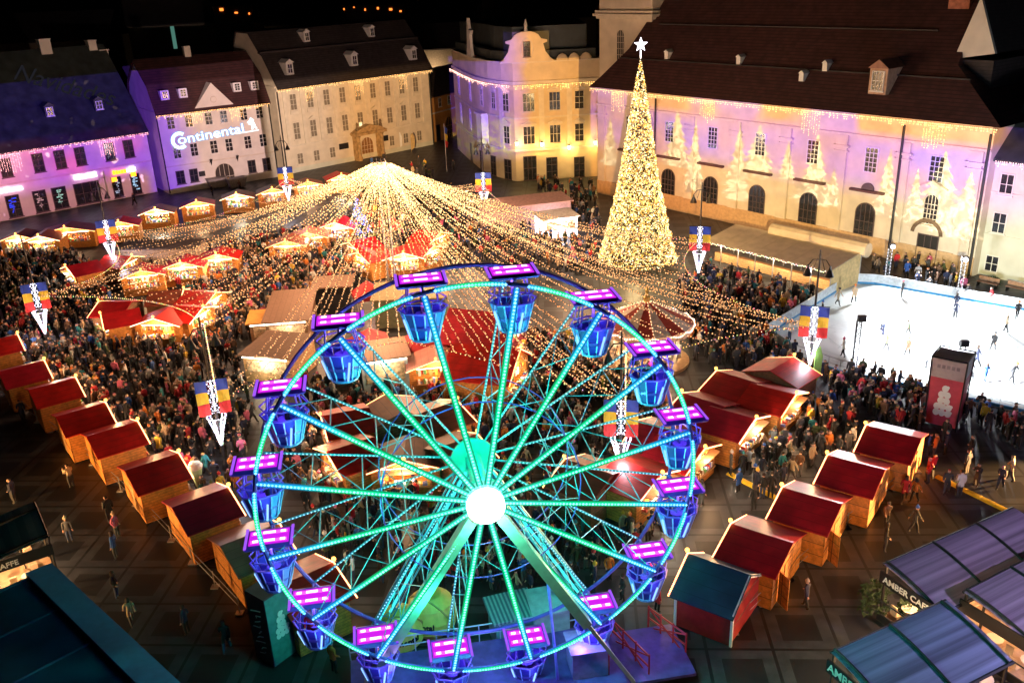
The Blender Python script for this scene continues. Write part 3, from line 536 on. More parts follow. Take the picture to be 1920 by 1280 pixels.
hl_ = [((1488, 670.5), (1448.5, 693), 'orange hut with a two tone red roof beside the flag pole by the rink', 'red', .4, None), ((1344, 696.4), (1402, 713.7), 'red roofed hut above the pair of huts right of the wheel', 'dark', .6, None), ((1491.6, 740.6), (1430, 723.4), 'hut with a yellow lit counter facing the right alley', 'red', 1.4, (.75, -.62)), ((1416, 786), (1358.6, 769), 'hut with a dazzling white lit counter right of the wheel', 'crimson', 1.5, (.75, -.62)), ((1280, 738), (1340, 757), 'plum roofed hut right behind the upper right gondolas', 'crimson', .4, None), ((1195, 790), (1254, 805), 'hut with pink far slope behind the flag pole right of the hub', 'crimson', .5, None), ((1240, 890), (1180, 868), 'hut with a white lit front just right of the wheel hub', 'red', 1.5, (.72, -.66)), ((1060, 862), (1128, 884), 'reddish roofed hut behind the right spokes of the wheel', 'brown', .4, None), ((1320, 842), (1258, 836), 'hut full of toys with lit red counter beside the yellow cable ramp', 'dark', 1.4, (.75, -.62)),
       ((722, 741), (737, 771), 'brown roofed hut seen from behind through the upper left spokes', 'brown', .5, (-.45, .9)), ((856, 752), (806, 771), 'brown roofed hut above the green hub of the wheel', 'brown', .6, fl), ((603, 781), (672, 790), 'red roofed hut with its lit side on the left, behind the left gondolas', 'red', .8, (-.85, -.3)), ((612, 848), (680, 824), 'red roofed hut with lit verge just left of the spokes', 'red', .9, (-.8, -.5)), ((757, 864), (770, 835), 'hut with a pink lit counter seen through the left spokes', 'brown', 1.4, (.05, -1)), ((893, 814), (835, 800), 'low brown roofed hut directly behind the hub', 'brown', .3, fl), ((817, 677), (805, 650), 'red roofed hut with a shining open front above the wheel spokes', 'pink', 1.3, (.12, -1)),
       ((672, 474), (705, 470), 'red hut with its lit end to the left below the canopy mast', 'red', 1.2, (-.8, -.6)), ((655, 455), (690, 452), 'small dark red hut behind the lit red hut under the canopy', 'dark', .5, (-.8, -.6)), ((756, 475), (760, 460), 'red hut with a blazing white front under the canopy centre', 'red', 1.8, (0, -1)), ((812, 462), (780, 462), 'red roofed hut with bright right end under the canopy', 'red', 1.6, (.85, -.5)), ((826, 436), (790, 440), 'red roofed hut behind the bright ended one under the canopy', 'red', .8, (.85, -.5)), ((628, 418), (625, 408), 'hut with a long white lit counter below the canopy strings', 'crimson', 2., (-.2, -1)), ((576, 437), (580, 425), 'orange lit hut under the left canopy strings', 'pink', 1.8, (.1, -1)), ((535, 452), (540, 440), 'small bright stall under the left canopy strings', 'brown', 1.4, (0, -1)),
       ((124, 500), (178, 490), 'plum roofed hut with dazzling left front below the left flag pole', 'crimson', 1.7, (-.75, -.65)), ((264, 508), (235, 497), 'plum roofed hut with lit front edge under the left strings', 'crimson', 1.2, (.3, -.95)), ((246, 481), (196, 474), 'red hut showing its brown back under the left strings', 'red', .3, (.9, -.2)), ((338, 492), (335, 480), 'hut with blazing counter under the left strings', 'crimson', 1.7, (.1, -1)), ((405, 477), (402, 466), 'hut with blazing counter nearer the mast', 'red', 1.7, (.1, -1)), ((343, 543), (275, 550), 'long red roofed hut at the back of the left cluster', 'brown', .3, (.9, .1)), ((186, 566), (232, 576), 'dark red hut at the left of the left cluster', 'dark', .5, (-.9, .1)), ((190, 590), (243, 588), 'red hut with lit left front in the left cluster', 'dark', 1.2, (-.85, -.4)), ((288, 598), (300, 578), 'red hut with a scalloped row of white lights on its front', 'red', 1.3, (-.12, -1)), ((404, 549), (352, 562), 'red roofed hut beside the left garland pole', 'red', .8, (.85, -.25)), ((380, 577), (330, 590), 'red hut with white lit right end by the left garland pole', 'red', 1.2, (.85, -.25)),
       ((121, 427), None, 'wide lit hut below the purple house portal', 'brown', 1.4, (.15, -1)), ((291, 392), None, 'white lit hut in the back row below the purple house', 'brown', 1.9, (.15, -1)), ((368, 378), None, 'orange lit hut in the back row left of the gate', 'crimson', 1.2, (.25, -.95)), ((443, 364), None, 'white lit hut in the back row below the arched gate', 'brown', 1.9, (.2, -1)), ((510, 354), None, 'pink lit hut in the back row left of the flag pole', 'brown', 1., (.25, -.95)), ((577, 341), None, 'lit hut in the back row right of the flag pole', 'brown', .8, (.3, -.95)), ((640, 328), None, 'bright red roofed hut at the right end of the back row', 'red', 1.6, (.35, -.9)), ((30, 441), None, 'yellow lit hut at the left edge of the market', 'brown', 1.8, (.1, -1)), ((72, 443), None, 'lit hut with white panel next to the yellow hut at the left edge', 'pink', 1.6, (.1, -1)), ((222, 416), None, 'small red lit stall under the left flag pole', 'red', 1., (.2, -1))]
for f, bk, nm, ro, lt, fc in hl_:
    big = {'wide lit hut below the purple house portal': 6.4}.get(nm, HW)
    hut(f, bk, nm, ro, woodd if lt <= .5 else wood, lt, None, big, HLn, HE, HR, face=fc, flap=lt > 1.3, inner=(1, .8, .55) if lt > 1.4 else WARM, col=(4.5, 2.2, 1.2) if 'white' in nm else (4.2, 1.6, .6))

# ------------------------------------------------------------------ other stalls and tents
def box_stall(name, label, cat, x0y0, size, h, d, wallm, roofm, lit=0, over=.3, z0=0, rl=(1, .85, .6)):
    c = gp(*x0y0); d = unit([d[0], d[1], 0]); t = thing(name, label, cat, c, math.atan2(d[1], d[0])+PI/2); w, l = size; BLOCK.append((c, d, l/2+.3, w/2+.3))
    b = MB(); b.box(-w/2, w/2, -l/2, l/2, .05, h); b.build('body', wallm, t)
    b = MB(); b.hexa([(-w/2-over, -l/2-over, h), (w/2+over, -l/2-over, h), (w/2+over, l/2+over, h+.25), (-w/2-over, l/2+over, h+.25)], [(-w/2-over, -l/2-over, h+.12), (w/2+over, -l/2-over, h+.12), (w/2+over, l/2+over, h+.37), (-w/2-over, l/2+over, h+.37)]); b.build('roof', roofm, t)
    if lit:
        b = MB(); b.box(-w/2+.3, w/2-.3, -l/2-.06, -l/2-.003, 1.0, h-.4); b.build('serving_hatch', M('hatch_goods', (.6, .42, .25), .7, .6, 4.), t)
        b = MB(); b.box(-w/2+.1, w/2-.1, -l/2-over, -l/2-over+.06, h-.12, h-.04); b.build('strip_lamp', G('strip_lamp', (1., .82, .58), 9.), t); lamp('POINT', (0, -l/2-.8, h-.4), 160*lit, rl, .15, t, 'strip_lamp_light')
    return t
cabin = box_stall('white_cabin', 'pale grey cabin with a boarded roof and lit edges above the upper left spokes', 'cabin', (722, 722), (3.6, 3.), 2.9, (.25, -1), M('cabin_panel', (.5, .52, .5), .6), tanr, .6)
b = MB()
for i in range(3): b.box(-4.2, -2., -1.5+.35*i, .4, 0, .3+.28*i)
b.build('steps', tanr, cabin)
b = MB(); b.box(-4.2, -1.82, -.4, 1.4, 0, 2.6); b.build('side_panel', M('teal_panel', (.05, .16, .2), .6), cabin)
box_stall('long_container', 'long beige container shed with a flat dark roof under the left strings', 'container', (308, 500), (9.5, 3.), 2.5, (-.1, -1), M('beige_panel', (.55, .42, .34), .7), M('grey_roof', (.14, .12, .13), .6), 0, .1)
box_stall('tan_shed', 'long tan boarded shed roof left of the upper gondolas', 'shed', (552, 625), (3.6, 7.5), 2.6, (.1, -1), woodd, tanr, .5)
box_stall('orange_awning_stall', 'stall with an orange sheet roof beside the tan shed', 'stall', (520, 640), (4., 2.4), 2.3, (.1, -1), woodd, M('orange_sheet', (.55, .26, .05), .6), .8)
box_stall('black_front_booth', 'small booth with tan top and black open front above the tan shed', 'booth', (630, 580), (3.4, 2.4), 2.7, (.05, -1), black, tanr)
box_stall('food_stall', 'food stall with tan roof and glowing counter left of the wheel', 'stall', (530, 700), (4.2, 4.2), 2.4, (-.3, -1), woodl, tanr, 1.4)
box_stall('olive_booth', 'olive sided booth behind the top of the wheel', 'booth', (775, 600), (6.5, 4.), 2.8, (0, -1), M('olive_panel', (.16, .17, .09), .7), M('olive_roof', (.25, .2, .1), .7))
box_stall('stage_roof', 'pink lit flat stage roof below the corner building', 'stage', (985, 425), (11., 4.), 3.2, (.3, -1), M('stage_side', (.5, .3, .3), .7), M('stage_top', (.62, .38, .36), .7), 0)
box_stall('bright_stall', 'small white tent blazing with light left of the Christmas tree', 'tent', (1043, 440), (4.4, 3.), 2.4, (.35, -1), G('blazing_white', (1., .93, 1.), 3.), M('white_tarp', (.85, .8, .82), .6), 3., rl=(1, .85, 1.))
def pavilion(px, py, w, h, hr, label, m):
    c = gp(px, py); t = thing('tent_pavilion', label, 'tent', c, R(20)); BLOCK.append((c, np.array([math.cos(R(20)), math.sin(R(20)), 0]), w/2, w/2))
    k = w/2; b = MB(); q = [(-k, -k, h), (k, -k, h), (k, k, h), (-k, k, h)]
    for i in range(4): b.add([q[i], q[(i+1) % 4], (0, 0, hr)], [(0, 1, 2)]); a, c_ = np.array(q[i]), np.array(q[(i+1) % 4]); b.poly([tuple(a), tuple(a-[0, 0, .35]), tuple(c_-[0, 0, .35]), tuple(c_)])
    b.build('canopy', m, t)
    for x, y, _ in q: b = MB(); b.tube([(x*.97, y*.97, 0), (x*.97, y*.97, h)], .05, 5); b.build('post', steel, t)
    if True: lamp('POINT', (0, 0, h-.3), 160, (1, .6, .45), .15, t); return t
redc = M('red_canvas', (.42, .02, .025), .7, .15)
pavilion(700, 690, 3.4, 2.3, 3.6, 'red peaked tent left of the shining hut above the spokes', redc); pavilion(795, 692, 3.4, 2.3, 3.6, 'red peaked tent right behind the shining hut above the spokes', redc)
pavilion(694, 590, 2.8, 2.2, 3.5, 'small red peaked tent left of the top gondolas', redc)
hut((968, 590), (905, 598), 'big plum roofed hall hut right of the top gondolas', 'crimson', M('plum_boards', (.25, .05, .08), .6), .8, None, 6., 5.5, 2.6, 4.4, face=(.9, -.35))
hut((975, 655), (905, 660), 'red roofed hall hut with a lit right verge behind the upper spokes', 'red', wood, 1., None, 5.6, 5., 2.4, 4.0, face=(.9, -.3))
# tall garland column near those huts
def flagpole(): pass

# long cream market tent by the church
tA, tB = gp(1322, 492), gp(1530, 548); d = unit(tB-tA); n_ = np.array([-d[1], d[0], 0]); Lt = np.linalg.norm(tB-tA)+1.5
t = thing('market_tent', 'long cream canvas market tent with bright lit edge in front of the church', 'tent', tA, math.atan2(d[1], d[0])); BLOCK.append((tA+d*Lt/2+n_*2.6, d, Lt/2, 2.8))
b = MB()
for k in range(7): x0, x1 = Lt*k/7, Lt*(k+1)/7-.03; b.hexa([(x0, -.3, 2.5), (x1, -.3, 2.5), (x1, 5., 3.3), (x0, 5., 3.3)], [(x0, -.3, 2.55), (x1, -.3, 2.55), (x1, 5., 3.35), (x0, 5., 3.35)])
b.build('canvas_roof', canvas, t)
b = MB(); b.tube([(Lt*.3, 5.2, 3.5), (Lt+.4, 5.4, 3.5)], .75, 10); b.build('rolled_canvas', canvas, t)
b = MB(); b.poly([(Lt, -.3, 2.5), (Lt, 5, 3.3), (Lt, 5, .1), (Lt, -.1, .1)]); b.build('end_wall', M('lit_canvas', (.65, .48, .22), .8), t)
for k in range(8):
    for y_, z_ in ((-.1, 2.5), (4.9, 3.3)): b = MB(); b.tube([(Lt*k/7.01, y_, 0), (Lt*k/7.01, y_, z_)], .06, 5); b.build('tent_pole', steel, t)
b = MB()
for k in range(90): b.bulb((Lt*k/90, -.34, 2.42+random.uniform(-.1, .05)), .07, 0, [c*random.uniform(2, 4.5) for c in (1., .72, .45)])
b.build('edge_lights', GLOW, t)
for k in range(4): lamp('POINT', (Lt*(k+.5)/4, -.2, 2.1), 380, (1, .72, .42), .2, t)
b = MB(); b.box(.3, Lt-.3, 1.2, 1.8, .05, 1.0); b.build('counter', woodl, t)

# ------------------------------------------------------------------ carousel
cc = gp(1212, 640); cc = gp(1212, 590)*.0+np.array([gp(1212, 600, 3.6)[0], gp(1212, 600, 3.6)[1], 0.])
Rc = 3.75; t = thing('carousel', 'carousel with red and white striped round roof edged in lights behind the wheel', 'carousel', cc); BLOCK.append((cc, np.array([1, 0, 0]), Rc, Rc))
b = MB(); n = 16
for i in range(n):
    a0, a1 = 2*PI*i/n, 2*PI*(i+1)/n; p0, p1 = (Rc*math.cos(a0), Rc*math.sin(a0), 3.5), (Rc*math.cos(a1), Rc*math.sin(a1), 3.5)
    b.add([p0, p1, (0, 0, 5.3)], [(0, 1, 2)], i % 2); q0, q1 = (p0[0]*1.01, p0[1]*1.01, 2.95), (p1[0]*1.01, p1[1]*1.01, 2.95); b.poly([q0, q1, p1, p0], 2)
b.build('striped_roof', [M('roof_white', (.8, .68, .58), .6), M('roof_stripe', (.48, .06, .045), .6), M('valance', (.6, .42, .3), .6)], t)
b = MB(); b.lathe([(.8, .05), (.8, 3.4)], 14); b.lathe([(Rc-.2, 0), (Rc-.2, .25)], 28); b.build('platform', M('carousel_base', (.5, .3, .15), .5), t)
b = MB(); b.lathe([(.25, 5.2), (.3, 5.6), (.1, 5.9), (.16, 6.2), (.02, 6.5)], 8); b.build('finial', M('gilt', (.6, .4, .12), .4, .2, 3, .5), t)
b = MB()
for i in range(110):
    a = 2*PI*i/110; w_ = .18*abs(math.sin(a*8)); b.bulb((Rc*1.03*math.cos(a), Rc*1.03*math.sin(a), 3.5-w_), .075, 0, (4.5, 2.8, 1.9))
for i in range(8):
    for k in range(12): a = 2*PI*i/8; b.bulb((Rc*k/12*math.cos(a), Rc*k/12*math.sin(a), 5.36-1.8*k/12), .045, 0, (3.5, 1.8, .9))
b.build('rim_lights', GLOW, t)
ho = MB(); hp = [(-.5, .9), (-.3, 1.25), (.25, 1.25), (.45, 1.75), (.75, 1.6), (.6, 1.35), (.45, .95), (.5, .55), (.4, .55), (.25, .9), (-.3, .85), (-.55, .5), (-.62, .55)]
ho.prism([(x, -.12, z) for x, z in hp], (0, .24, 0)); ho.tube([(0, 0, .25), (0, 0, 3.3)], .03, 5); hm = ho.mesh('carousel_horse', M('horse_cream', (.7, .6, .5), .4))
for i in range(12): o = link('carousel_horse', hm, t); a = 2*PI*i/12; o.location = (2.7*math.cos(a), 2.7*math.sin(a), 0); o.rotation_euler = (0, 0, a+PI/2)
for a in range(4): lamp('POINT', (1.9*math.cos(a*PI/2+.7), 1.9*math.sin(a*PI/2+.7), 2.9), 260, (1, .75, .45), .15, t)

# ------------------------------------------------------------------ giant Christmas tree
tp = gp(1195, 497); t = thing('christmas_tree', 'towering conical Christmas tree covered in golden lights with a white star', 'christmas tree', tp)
HT, RB = 21.6, 4.05; BLOCK.append((tp, np.array([1, 0, 0]), RB, RB))
def trad(z): q = z/HT; return RB*(1-q)**1.0*(1-.18*math.sin(PI*q))+.25*(1-q)
b = MB()
for i in range(9000):
    z = HT*(1-math.sqrt(random.random()))*.985+.9; a = random.random()*2*PI; r = trad(z)*random.uniform(.86, 1.); s = random.uniform(.12, .3)
    p = np.array([r*math.cos(a), r*math.sin(a), z]); d1 = np.array([math.cos(a), math.sin(a), random.uniform(-.6, .1)])*s; d2 = np.array([-math.sin(a), math.cos(a), random.uniform(-.3, .3)])*s*.5
    b.add([p-d2, p+d1*1.1, p+d2, p-d1*.6], [(0, 1, 2, 3)], 0, random.choice(((.03, .03, .01), (.04, .045, .012), (.02, .02, .008))))
b.build('needle_branches', VC, t)
b = MB()
for i in range(17000):
    z = HT*(1-math.sqrt(random.random()))*.985+.75; a = random.random()*2*PI; wv = math.sin(a*7+z*1.9)*math.sin(z*2.7-a*3)+.5*math.sin(a*13-z*4.1); r = trad(z)*(random.uniform(.97, 1.06)+.05*wv)
    if wv < -.6 and random.random() < .4: continue
    c = random.choice(((1., .64, .20), (1., .72, .28), (1., .54, .12), (1, .84, .5), (1., .40, .05))); s = random.choice((.5, 1., 1.6, 2.4, 3.6))
    b.bulb((r*math.cos(a), r*math.sin(a), z), random.uniform(.045, .085), 0, [x*s for x in c])
b.build('golden_lights', GLOW, t)
b = MB(); b.tube([(0, 0, 0), (0, 0, HT)], .35, 8, r2=.06); b.build('trunk', woodd, t)
b = MB(); z0 = HT+1.35; sp = [(.7*math.cos(a) if i % 2 == 0 else .29*math.cos(a), .7*math.sin(a) if i % 2 == 0 else .29*math.sin(a)) for i, a in enumerate(np.linspace(PI/2, PI/2+2*PI, 11)[:-1])]
b.prism([(x, -.08, z0+z) for x, z in sp], (0, .16, 0)); b.tube([(0, 0, HT-.4), (0, 0, z0-.5)], .06, 5); b.build('star', G('star_glow', (1., .93, 1.), 4.), t)
for z in (3, 7.5, 12.5, 18): 
    for a in (.3, 2.4, 4.5): r = trad(z)+.6; lamp('POINT', (r*math.cos(a), r*math.sin(a), z), 700 if z < 10 else 350, (1, .68, .3), .4, t, 'golden_light')
t2 = thing('blue_lit_tree', 'small fir twinkling with blue white lights below the canopy mast', 'tree', gp(676, 452)); b = MB(); b2 = MB()
for i in range(700):
    z = 5.2*(1-math.sqrt(random.random()))+.6; a = random.random()*2*PI; r = 1.5*(1-(z-.6)/5.4)*random.uniform(.6, 1); b.add([(r*math.cos(a), r*math.sin(a), z), (r*1.2*math.cos(a+.1), r*1.2*math.sin(a+.1), z-.25), (r*1.1*math.cos(a-.15), r*1.1*math.sin(a-.15), z+.05)], [(0, 1, 2)], 0, (.02, .05, .03))
    if i % 3 == 0: b2.bulb((r*1.15*math.cos(a), r*1.15*math.sin(a), z), .07, 0, random.choice(((1., 1.2, 4.), (3, 3, 4.), (.8, .6, 3.))))
b.build('crown', VC, t2); b2.build('blue_lights', GLOW, t2); b = MB(); b.tube([(0, 0, 0), (0, 0, 5.4)], .12, 6, r2=.03); b.build('trunk', woodd, t2); lamp('POINT', (0, -1.8, 3), 200, (.5, .5, 1), .3, t2)

# ------------------------------------------------------------------ flag poles and the light canopy
def hgt(px, py, ytop):
    P = gp(px, py); lo, hi = 0., 60.
    for _ in range(50):
        m = (lo+hi)/2; q = CR @ (P+np.array([0, 0, m-CH]))
        if 640-FPX*q[1]/q[2] > ytop: lo = m
        else: hi = m
    return lo
blue_f, yel_f, red_f = M('flag_blue', (.02, .06, .42), .7, .1), M('flag_yellow', (.75, .48, .02), .7, .1), M('flag_red', (.6, .02, .02), .7, .1)
coneg = G('cone_glow', (1., .93, 1.), 3.2)
POLES = [gp(x, y) for x, y in ((219, 520), (94, 662), (424, 880), (1163, 930), (1514, 727), (1308, 545), (910, 418), (545, 402))]
pnames = ['by the purple shop house', 'at the left edge of the market', 'left of the ferris wheel', 'seen through the right spokes of the wheel', 'in front of the ice rink', 'by the church wall', 'below the rounded corner building', 'below the arched gate house']
for i, p in enumerate(POLES):
    a = math.atan2(-p[1], -p[0])+PI/2; t = thing('flag_pole', 'lamp post with tricolour flags and glowing cone '+pnames[i], 'lamp post', p, a, 'flag posts holding up the light canopy')
    b = MB(); b.lathe([(.22, 0), (.2, .5), (.09, .8), (.075, 9.6), (.05, 10.9)], 8); b.tube([(-.75, 0, 9.7), (-.45, 0, 10.15), (0, 0, 10.2), (.45, 0, 10.15), (.75, 0, 9.7)], .045, 5); b.tube([(-.4, 0, 9.4), (0, 0, 10.8), (.4, 0, 9.4)], .03, 5); b.build('post', dark, t)
    for s_ in (-1, 1):
        b = MB(); b.lathe([(.06, 9.75), (.1, 9.5), (.2, 9.3), (.34, 8.95)], 10, 0, None, (s_*.75, 0)); b.build('bell_lamp', dark, t)
        b = MB(); b.sph((s_*.75, 0, 9.0), .13, 6); b.build('lamp_glass', white, t)
    for s_ in (-1, 1):
        for k, (m_, z0) in enumerate(((red_f, 4.15), (yel_f, 4.97), (blue_f, 5.78))):
            b = MB(); x0, x1 = sorted((s_*.28, s_*1.02)); zs = np.linspace(z0, z0+.81, 4)
            xs = np.linspace(x0, x1, 5); off = lambda x, z: .06*math.sin(x*5+z*2)
            for j in range(4):
                for l in range(3): b.poly([(xs[j], off(xs[j], zs[l]), zs[l]), (xs[j+1], off(xs[j+1], zs[l]), zs[l]), (xs[j+1], off(xs[j+1], zs[l+1]), zs[l+1]), (xs[j], off(xs[j], zs[l+1]), zs[l+1])])
            b.build('flag_stripe', m_, t)
    b = MB(); b.tube([(-1.05, 0, 6.62), (1.05, 0, 6.62)], .03, 5); b.build('flag_bar', dark, t)
    b = MB()
    for k in range(14):
        z = 4.5+.16*k; r_ = .16*(1+.5*math.sin(k*1.7)); b.bulb((0, -.16, z), .075, 0, (3.2, 3., 3.4))
        for s_ in (-1, 1): b.bulb((s_*r_, -.16, z), .055, 0, (2.4, 2.4, 3.2))
    b.build('snowflake_lights', GLOW, t)
    b = MB()
    for k in range(9):
        a0 = 2*PI*k/9+.2
        for m_ in range(22):
            q = m_/21; r_ = .05+.55*q**1.15; b.bulb((r_*math.cos(a0)+rng.normal()*.012, r_*math.sin(a0)+rng.normal()*.012, 1.9+2.1*q), .058, 0, [x*random.uniform(1.6, 3.6) for x in (1., .95, 1.12)])
    for k in range(26): a0 = 2*PI*k/26; b.bulb((.6*math.cos(a0), .6*math.sin(a0), 4.0), .055, 0, (2.2, 2., 2.5))
    b.build('glowing_cone', GLOW, t); lamp('POINT', (0, -1.0, 3.2), 260, (.93, .88, 1.), .3, t, 'cone_light')
    if i in (2, 3):
        b = MB(); 
        for k in range(46): b.bulb((.25, -.1, 5.2+.115*k), .055, 0, [c*random.uniform(1.5, 3.5) for c in (1., .66, .3)])
        b.build('garland', GLOW, t)
APEX = np.array([-11.9, 86.5, 13.55])
t = thing('canopy_mast', 'central mast carrying the fan of golden light strings', 'mast', (APEX[0], APEX[1], 0))
b = MB()
for sx in (-.35, .35):
    for sy in (-.35, .35): b.tube([(sx, sy, 0), (sx, sy, 13.7)], .05, 5)
for k in range(13):
    z = k*1.05; b.tube([(-.35, -.35, z), (.35, -.35, z+1.05)], .03, 4); b.tube([(.35, .35, z), (-.35, .35, z+1.05)], .03, 4); b.tube([(-.35, .35, z), (-.35, -.35, z+1.05)], .03, 4); b.tube([(.35, -.35, z), (.35, .35, z+1.05)], .03, 4)
b.build('truss', steel, t); b = MB(); b.tube([(.9*math.cos(a), .9*math.sin(a), 13.55) for a in np.linspace(0, 2*PI, 25)], .06, 6); b.tube([(-.9, 0, 13.55), (.9, 0, 13.55)], .05, 5); b.tube([(0, -.9, 13.55), (0, .9, 13.55)], .05, 5); b.build('top_ring', steel, t)
b = MB(); pj = []
for k, dd in enumerate((FD.n, FA.n, FC.n)): q = unit(dd)*(.3 if k != 2 else .9)+np.array([0, 0, .0]); b.box(q[0]-.16, q[0]+.16, q[1]-.16, q[1]+.16, 13.75, 14.1)
b.build('projector_housing', dark, t)
def cubic(q): return 0
ATT = [4.9, 5.4, 10.1, 9.6, 5.0, 5.2, 5.0, 5.0]; ATL = [4.9, 5.4, 5.1, 6.4, 5.0, 5.2, 5.0, 5.0]; NS = [19, 22, 28, 22, 23, 18, 17, 19]; BOW = [.16, .12, .40, .2, .2, .12, .1, .14]
gcol = ((1., .60, .24), (1., .72, .36), (1., .50, .18), (1., .56, .30))
for i in range(8):
    j = (i+1) % 8; p, q = POLES[i].copy(), POLES[j].copy()
    p[2] = ATL[i] if i in (2, 3) else ATT[i]; q[2] = ATT[j] if i != 2 else ATL[j]
    mid = (p+q)/2; inw = unit(APEX*[1, 1, 0]-mid*[1, 1, 0]); ch = np.linalg.norm(q-p)
    def edge(s, p=p, q=q, inw=inw, ch=ch, bow=BOW[i]): 
        k = 4*s*(1-s) if bow < .3 else 1-abs(2*s-1)**1.3
        return p+(q-p)*s+inw*bow*ch*k+np.array([0, 0, -.5*k*(.4 if bow > .3 else 1)])
    nm = f'golden light string from the mast to the stretch between the posts {pnames[i]} and {pnames[j]}'
    nm = ' '.join(nm.split()[:99])
    short = ['left back', 'far left', 'near, behind the wheel', 'near right', 'right', 'church side', 'back right', 'back left'][i]
    lab = {0: 'golden light string fanning from mast top towards the purple house side', 1: 'golden light string fanning from mast top to the left edge posts', 2: 'golden light string falling from mast top towards the wheel', 3: 'golden light string running from mast top to the right of the wheel', 4: 'golden light string running from mast top towards the ice rink', 5: 'golden light string running from mast top behind the Christmas tree', 6: 'golden light string from mast top towards the corner building', 7: 'golden light string from mast top towards the arched gate'}[i]
    for k in range(NS[i]+1):
        s = k/(NS[i]+0.)
        if i not in (2,): s = s-.085*math.sin(2*PI*s)*(1 if i != 1 else .4)
        e = edge(s)+rng.normal(size=3)*.12; a0 = math.atan2(e[1]-APEX[1], e[0]-APEX[0]); st = APEX+np.array([.9*math.cos(a0), .9*math.sin(a0), 0]); L_ = np.linalg.norm(e-st); sag = L_*random.uniform(.035, .06)
        b = MB(); N = 9; f = lambda u: st+(e-st)*u+np.array([0, 0, -sag*4*u*(1-u)])
        b.tube([f(u) for u in np.linspace(0, 1, N)], .012, 3, 1, (.01, .01, .01), caps=False); nb = int(L_/(.23 if i in (2, 3, 4) else .34)); base = random.uniform(.7, 1.3)
        for m_ in range(nb):
            uu = ((m_+random.random()*.6)/nb)**1.25; q = min(1, uu*1.8); c = np.array((1., .66, .25))*(1-q)+np.array((1., .47, .19))*q; z = random.uniform(.8, 2.2)*base*(2.3-1.4*q); b.bulb(f(uu)+rng.normal(size=3)*.03, random.uniform(.045, .068), 0, [x*z for x in c])
        o = b.build('light_string', [GLOW, black]); tag(o, lab, 'light string', 'golden light strings of the canopy')
    b = MB(); pts_ = [edge(s) for s in np.linspace(0, 1, 25)]; b.tube(pts_, .02, 3, 1, (.01, .01, .01)); nb = int(ch*1.15/.35)
    for m_ in range(nb):
        s = m_/nb; c = gcol[random.randrange(4)]; b.bulb(edge(s), .05, 0, [x*random.uniform(.8, 3) for x in c])
    tag(b.build('edge_string', [GLOW, black]), 'boundary light string tying the outer ends of the canopy, '+['purple house side', 'far left side', 'side facing the ferris wheel', 'near right side', 'ice rink side', 'church side', 'corner building side', 'arched gate side'][i], 'light string', 'boundary strings of the canopy')
for k, (r_, z, P_) in enumerate(((1.5, 13.2, 4500), (9, 9.2, 2600), (9, 9.2, 2600), (9, 9.2, 2600), (9, 9.2, 2600), (9, 9.2, 2600), (20, 6.4, 2100), (20, 6.4, 2100), (20, 6.4, 2100), (20, 6.4, 2100), (20, 6.4, 2100), (20, 6.4, 2100), (20, 6.4, 2100))):
    a = k*2*PI/(5 if k < 6 else 7)+.3; lamp('POINT', (APEX[0]+r_*math.cos(a), APEX[1]+r_*math.sin(a), z), P_, (1, .55, .30), .35, None, 'string_bulb_light')

# ------------------------------------------------------------------ ferris wheel
WX, WY, WZ, WR, WYAW, WD = -1.41, 30.5, 11.12, 8.67, .155, 2.3
wheel = thing('ferris_wheel', 'big ferris wheel with green and blue glowing spokes and sixteen violet gondolas', 'ferris wheel', (WX, WY, 0), WYAW)
BLOCK.append((np.array([WX, WY+1.2, 0]), np.array([math.cos(WYAW), math.sin(WYAW), 0]), 7., 3.6))
ang = [R(11.25+22.5*k) for k in range(16)]
def rp(r, a, y=0.): return np.array([r*math.cos(a), y, WZ+r*math.sin(a)])
for y, nm in ((0., 'front_ring'), (WD, 'rear_ring')):
    b = MB(); b.tube([rp(WR, a, y) for a in np.linspace(0, 2*PI, 97)], .085, 7, caps=False)
    b.tube([rp(WR*.46, a, y) for a in np.linspace(0, 2*PI, 33)], .028, 5, caps=False); o = b.build(nm, bluev, wheel)
    if y == 0:
        for k in range(16):
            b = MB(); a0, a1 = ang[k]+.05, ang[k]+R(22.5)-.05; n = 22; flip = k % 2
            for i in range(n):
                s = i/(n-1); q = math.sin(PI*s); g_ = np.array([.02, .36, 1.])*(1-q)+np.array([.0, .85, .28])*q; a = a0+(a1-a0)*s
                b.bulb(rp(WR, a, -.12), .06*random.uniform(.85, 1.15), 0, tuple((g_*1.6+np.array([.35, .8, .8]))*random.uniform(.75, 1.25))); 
                a2 = a0+(a1-a0)*min(1, (i+1)/(n-1)); b.poly([rp(WR-.09, a, -.088), rp(WR+.09, a, -.088), rp(WR+.09, a2, -.088), rp(WR-.09, a2, -.088)], 0, tuple(g_*.75))  # flat ribbon paints the glow behind the rim beads
            b.build('rim_led_halo', LED, o)
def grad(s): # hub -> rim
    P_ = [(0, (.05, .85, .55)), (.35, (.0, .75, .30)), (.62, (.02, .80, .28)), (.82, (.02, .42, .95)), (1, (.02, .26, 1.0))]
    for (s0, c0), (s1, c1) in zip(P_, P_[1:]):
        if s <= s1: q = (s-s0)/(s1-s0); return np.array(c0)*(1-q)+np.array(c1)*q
    return np.array(P_[-1][1])
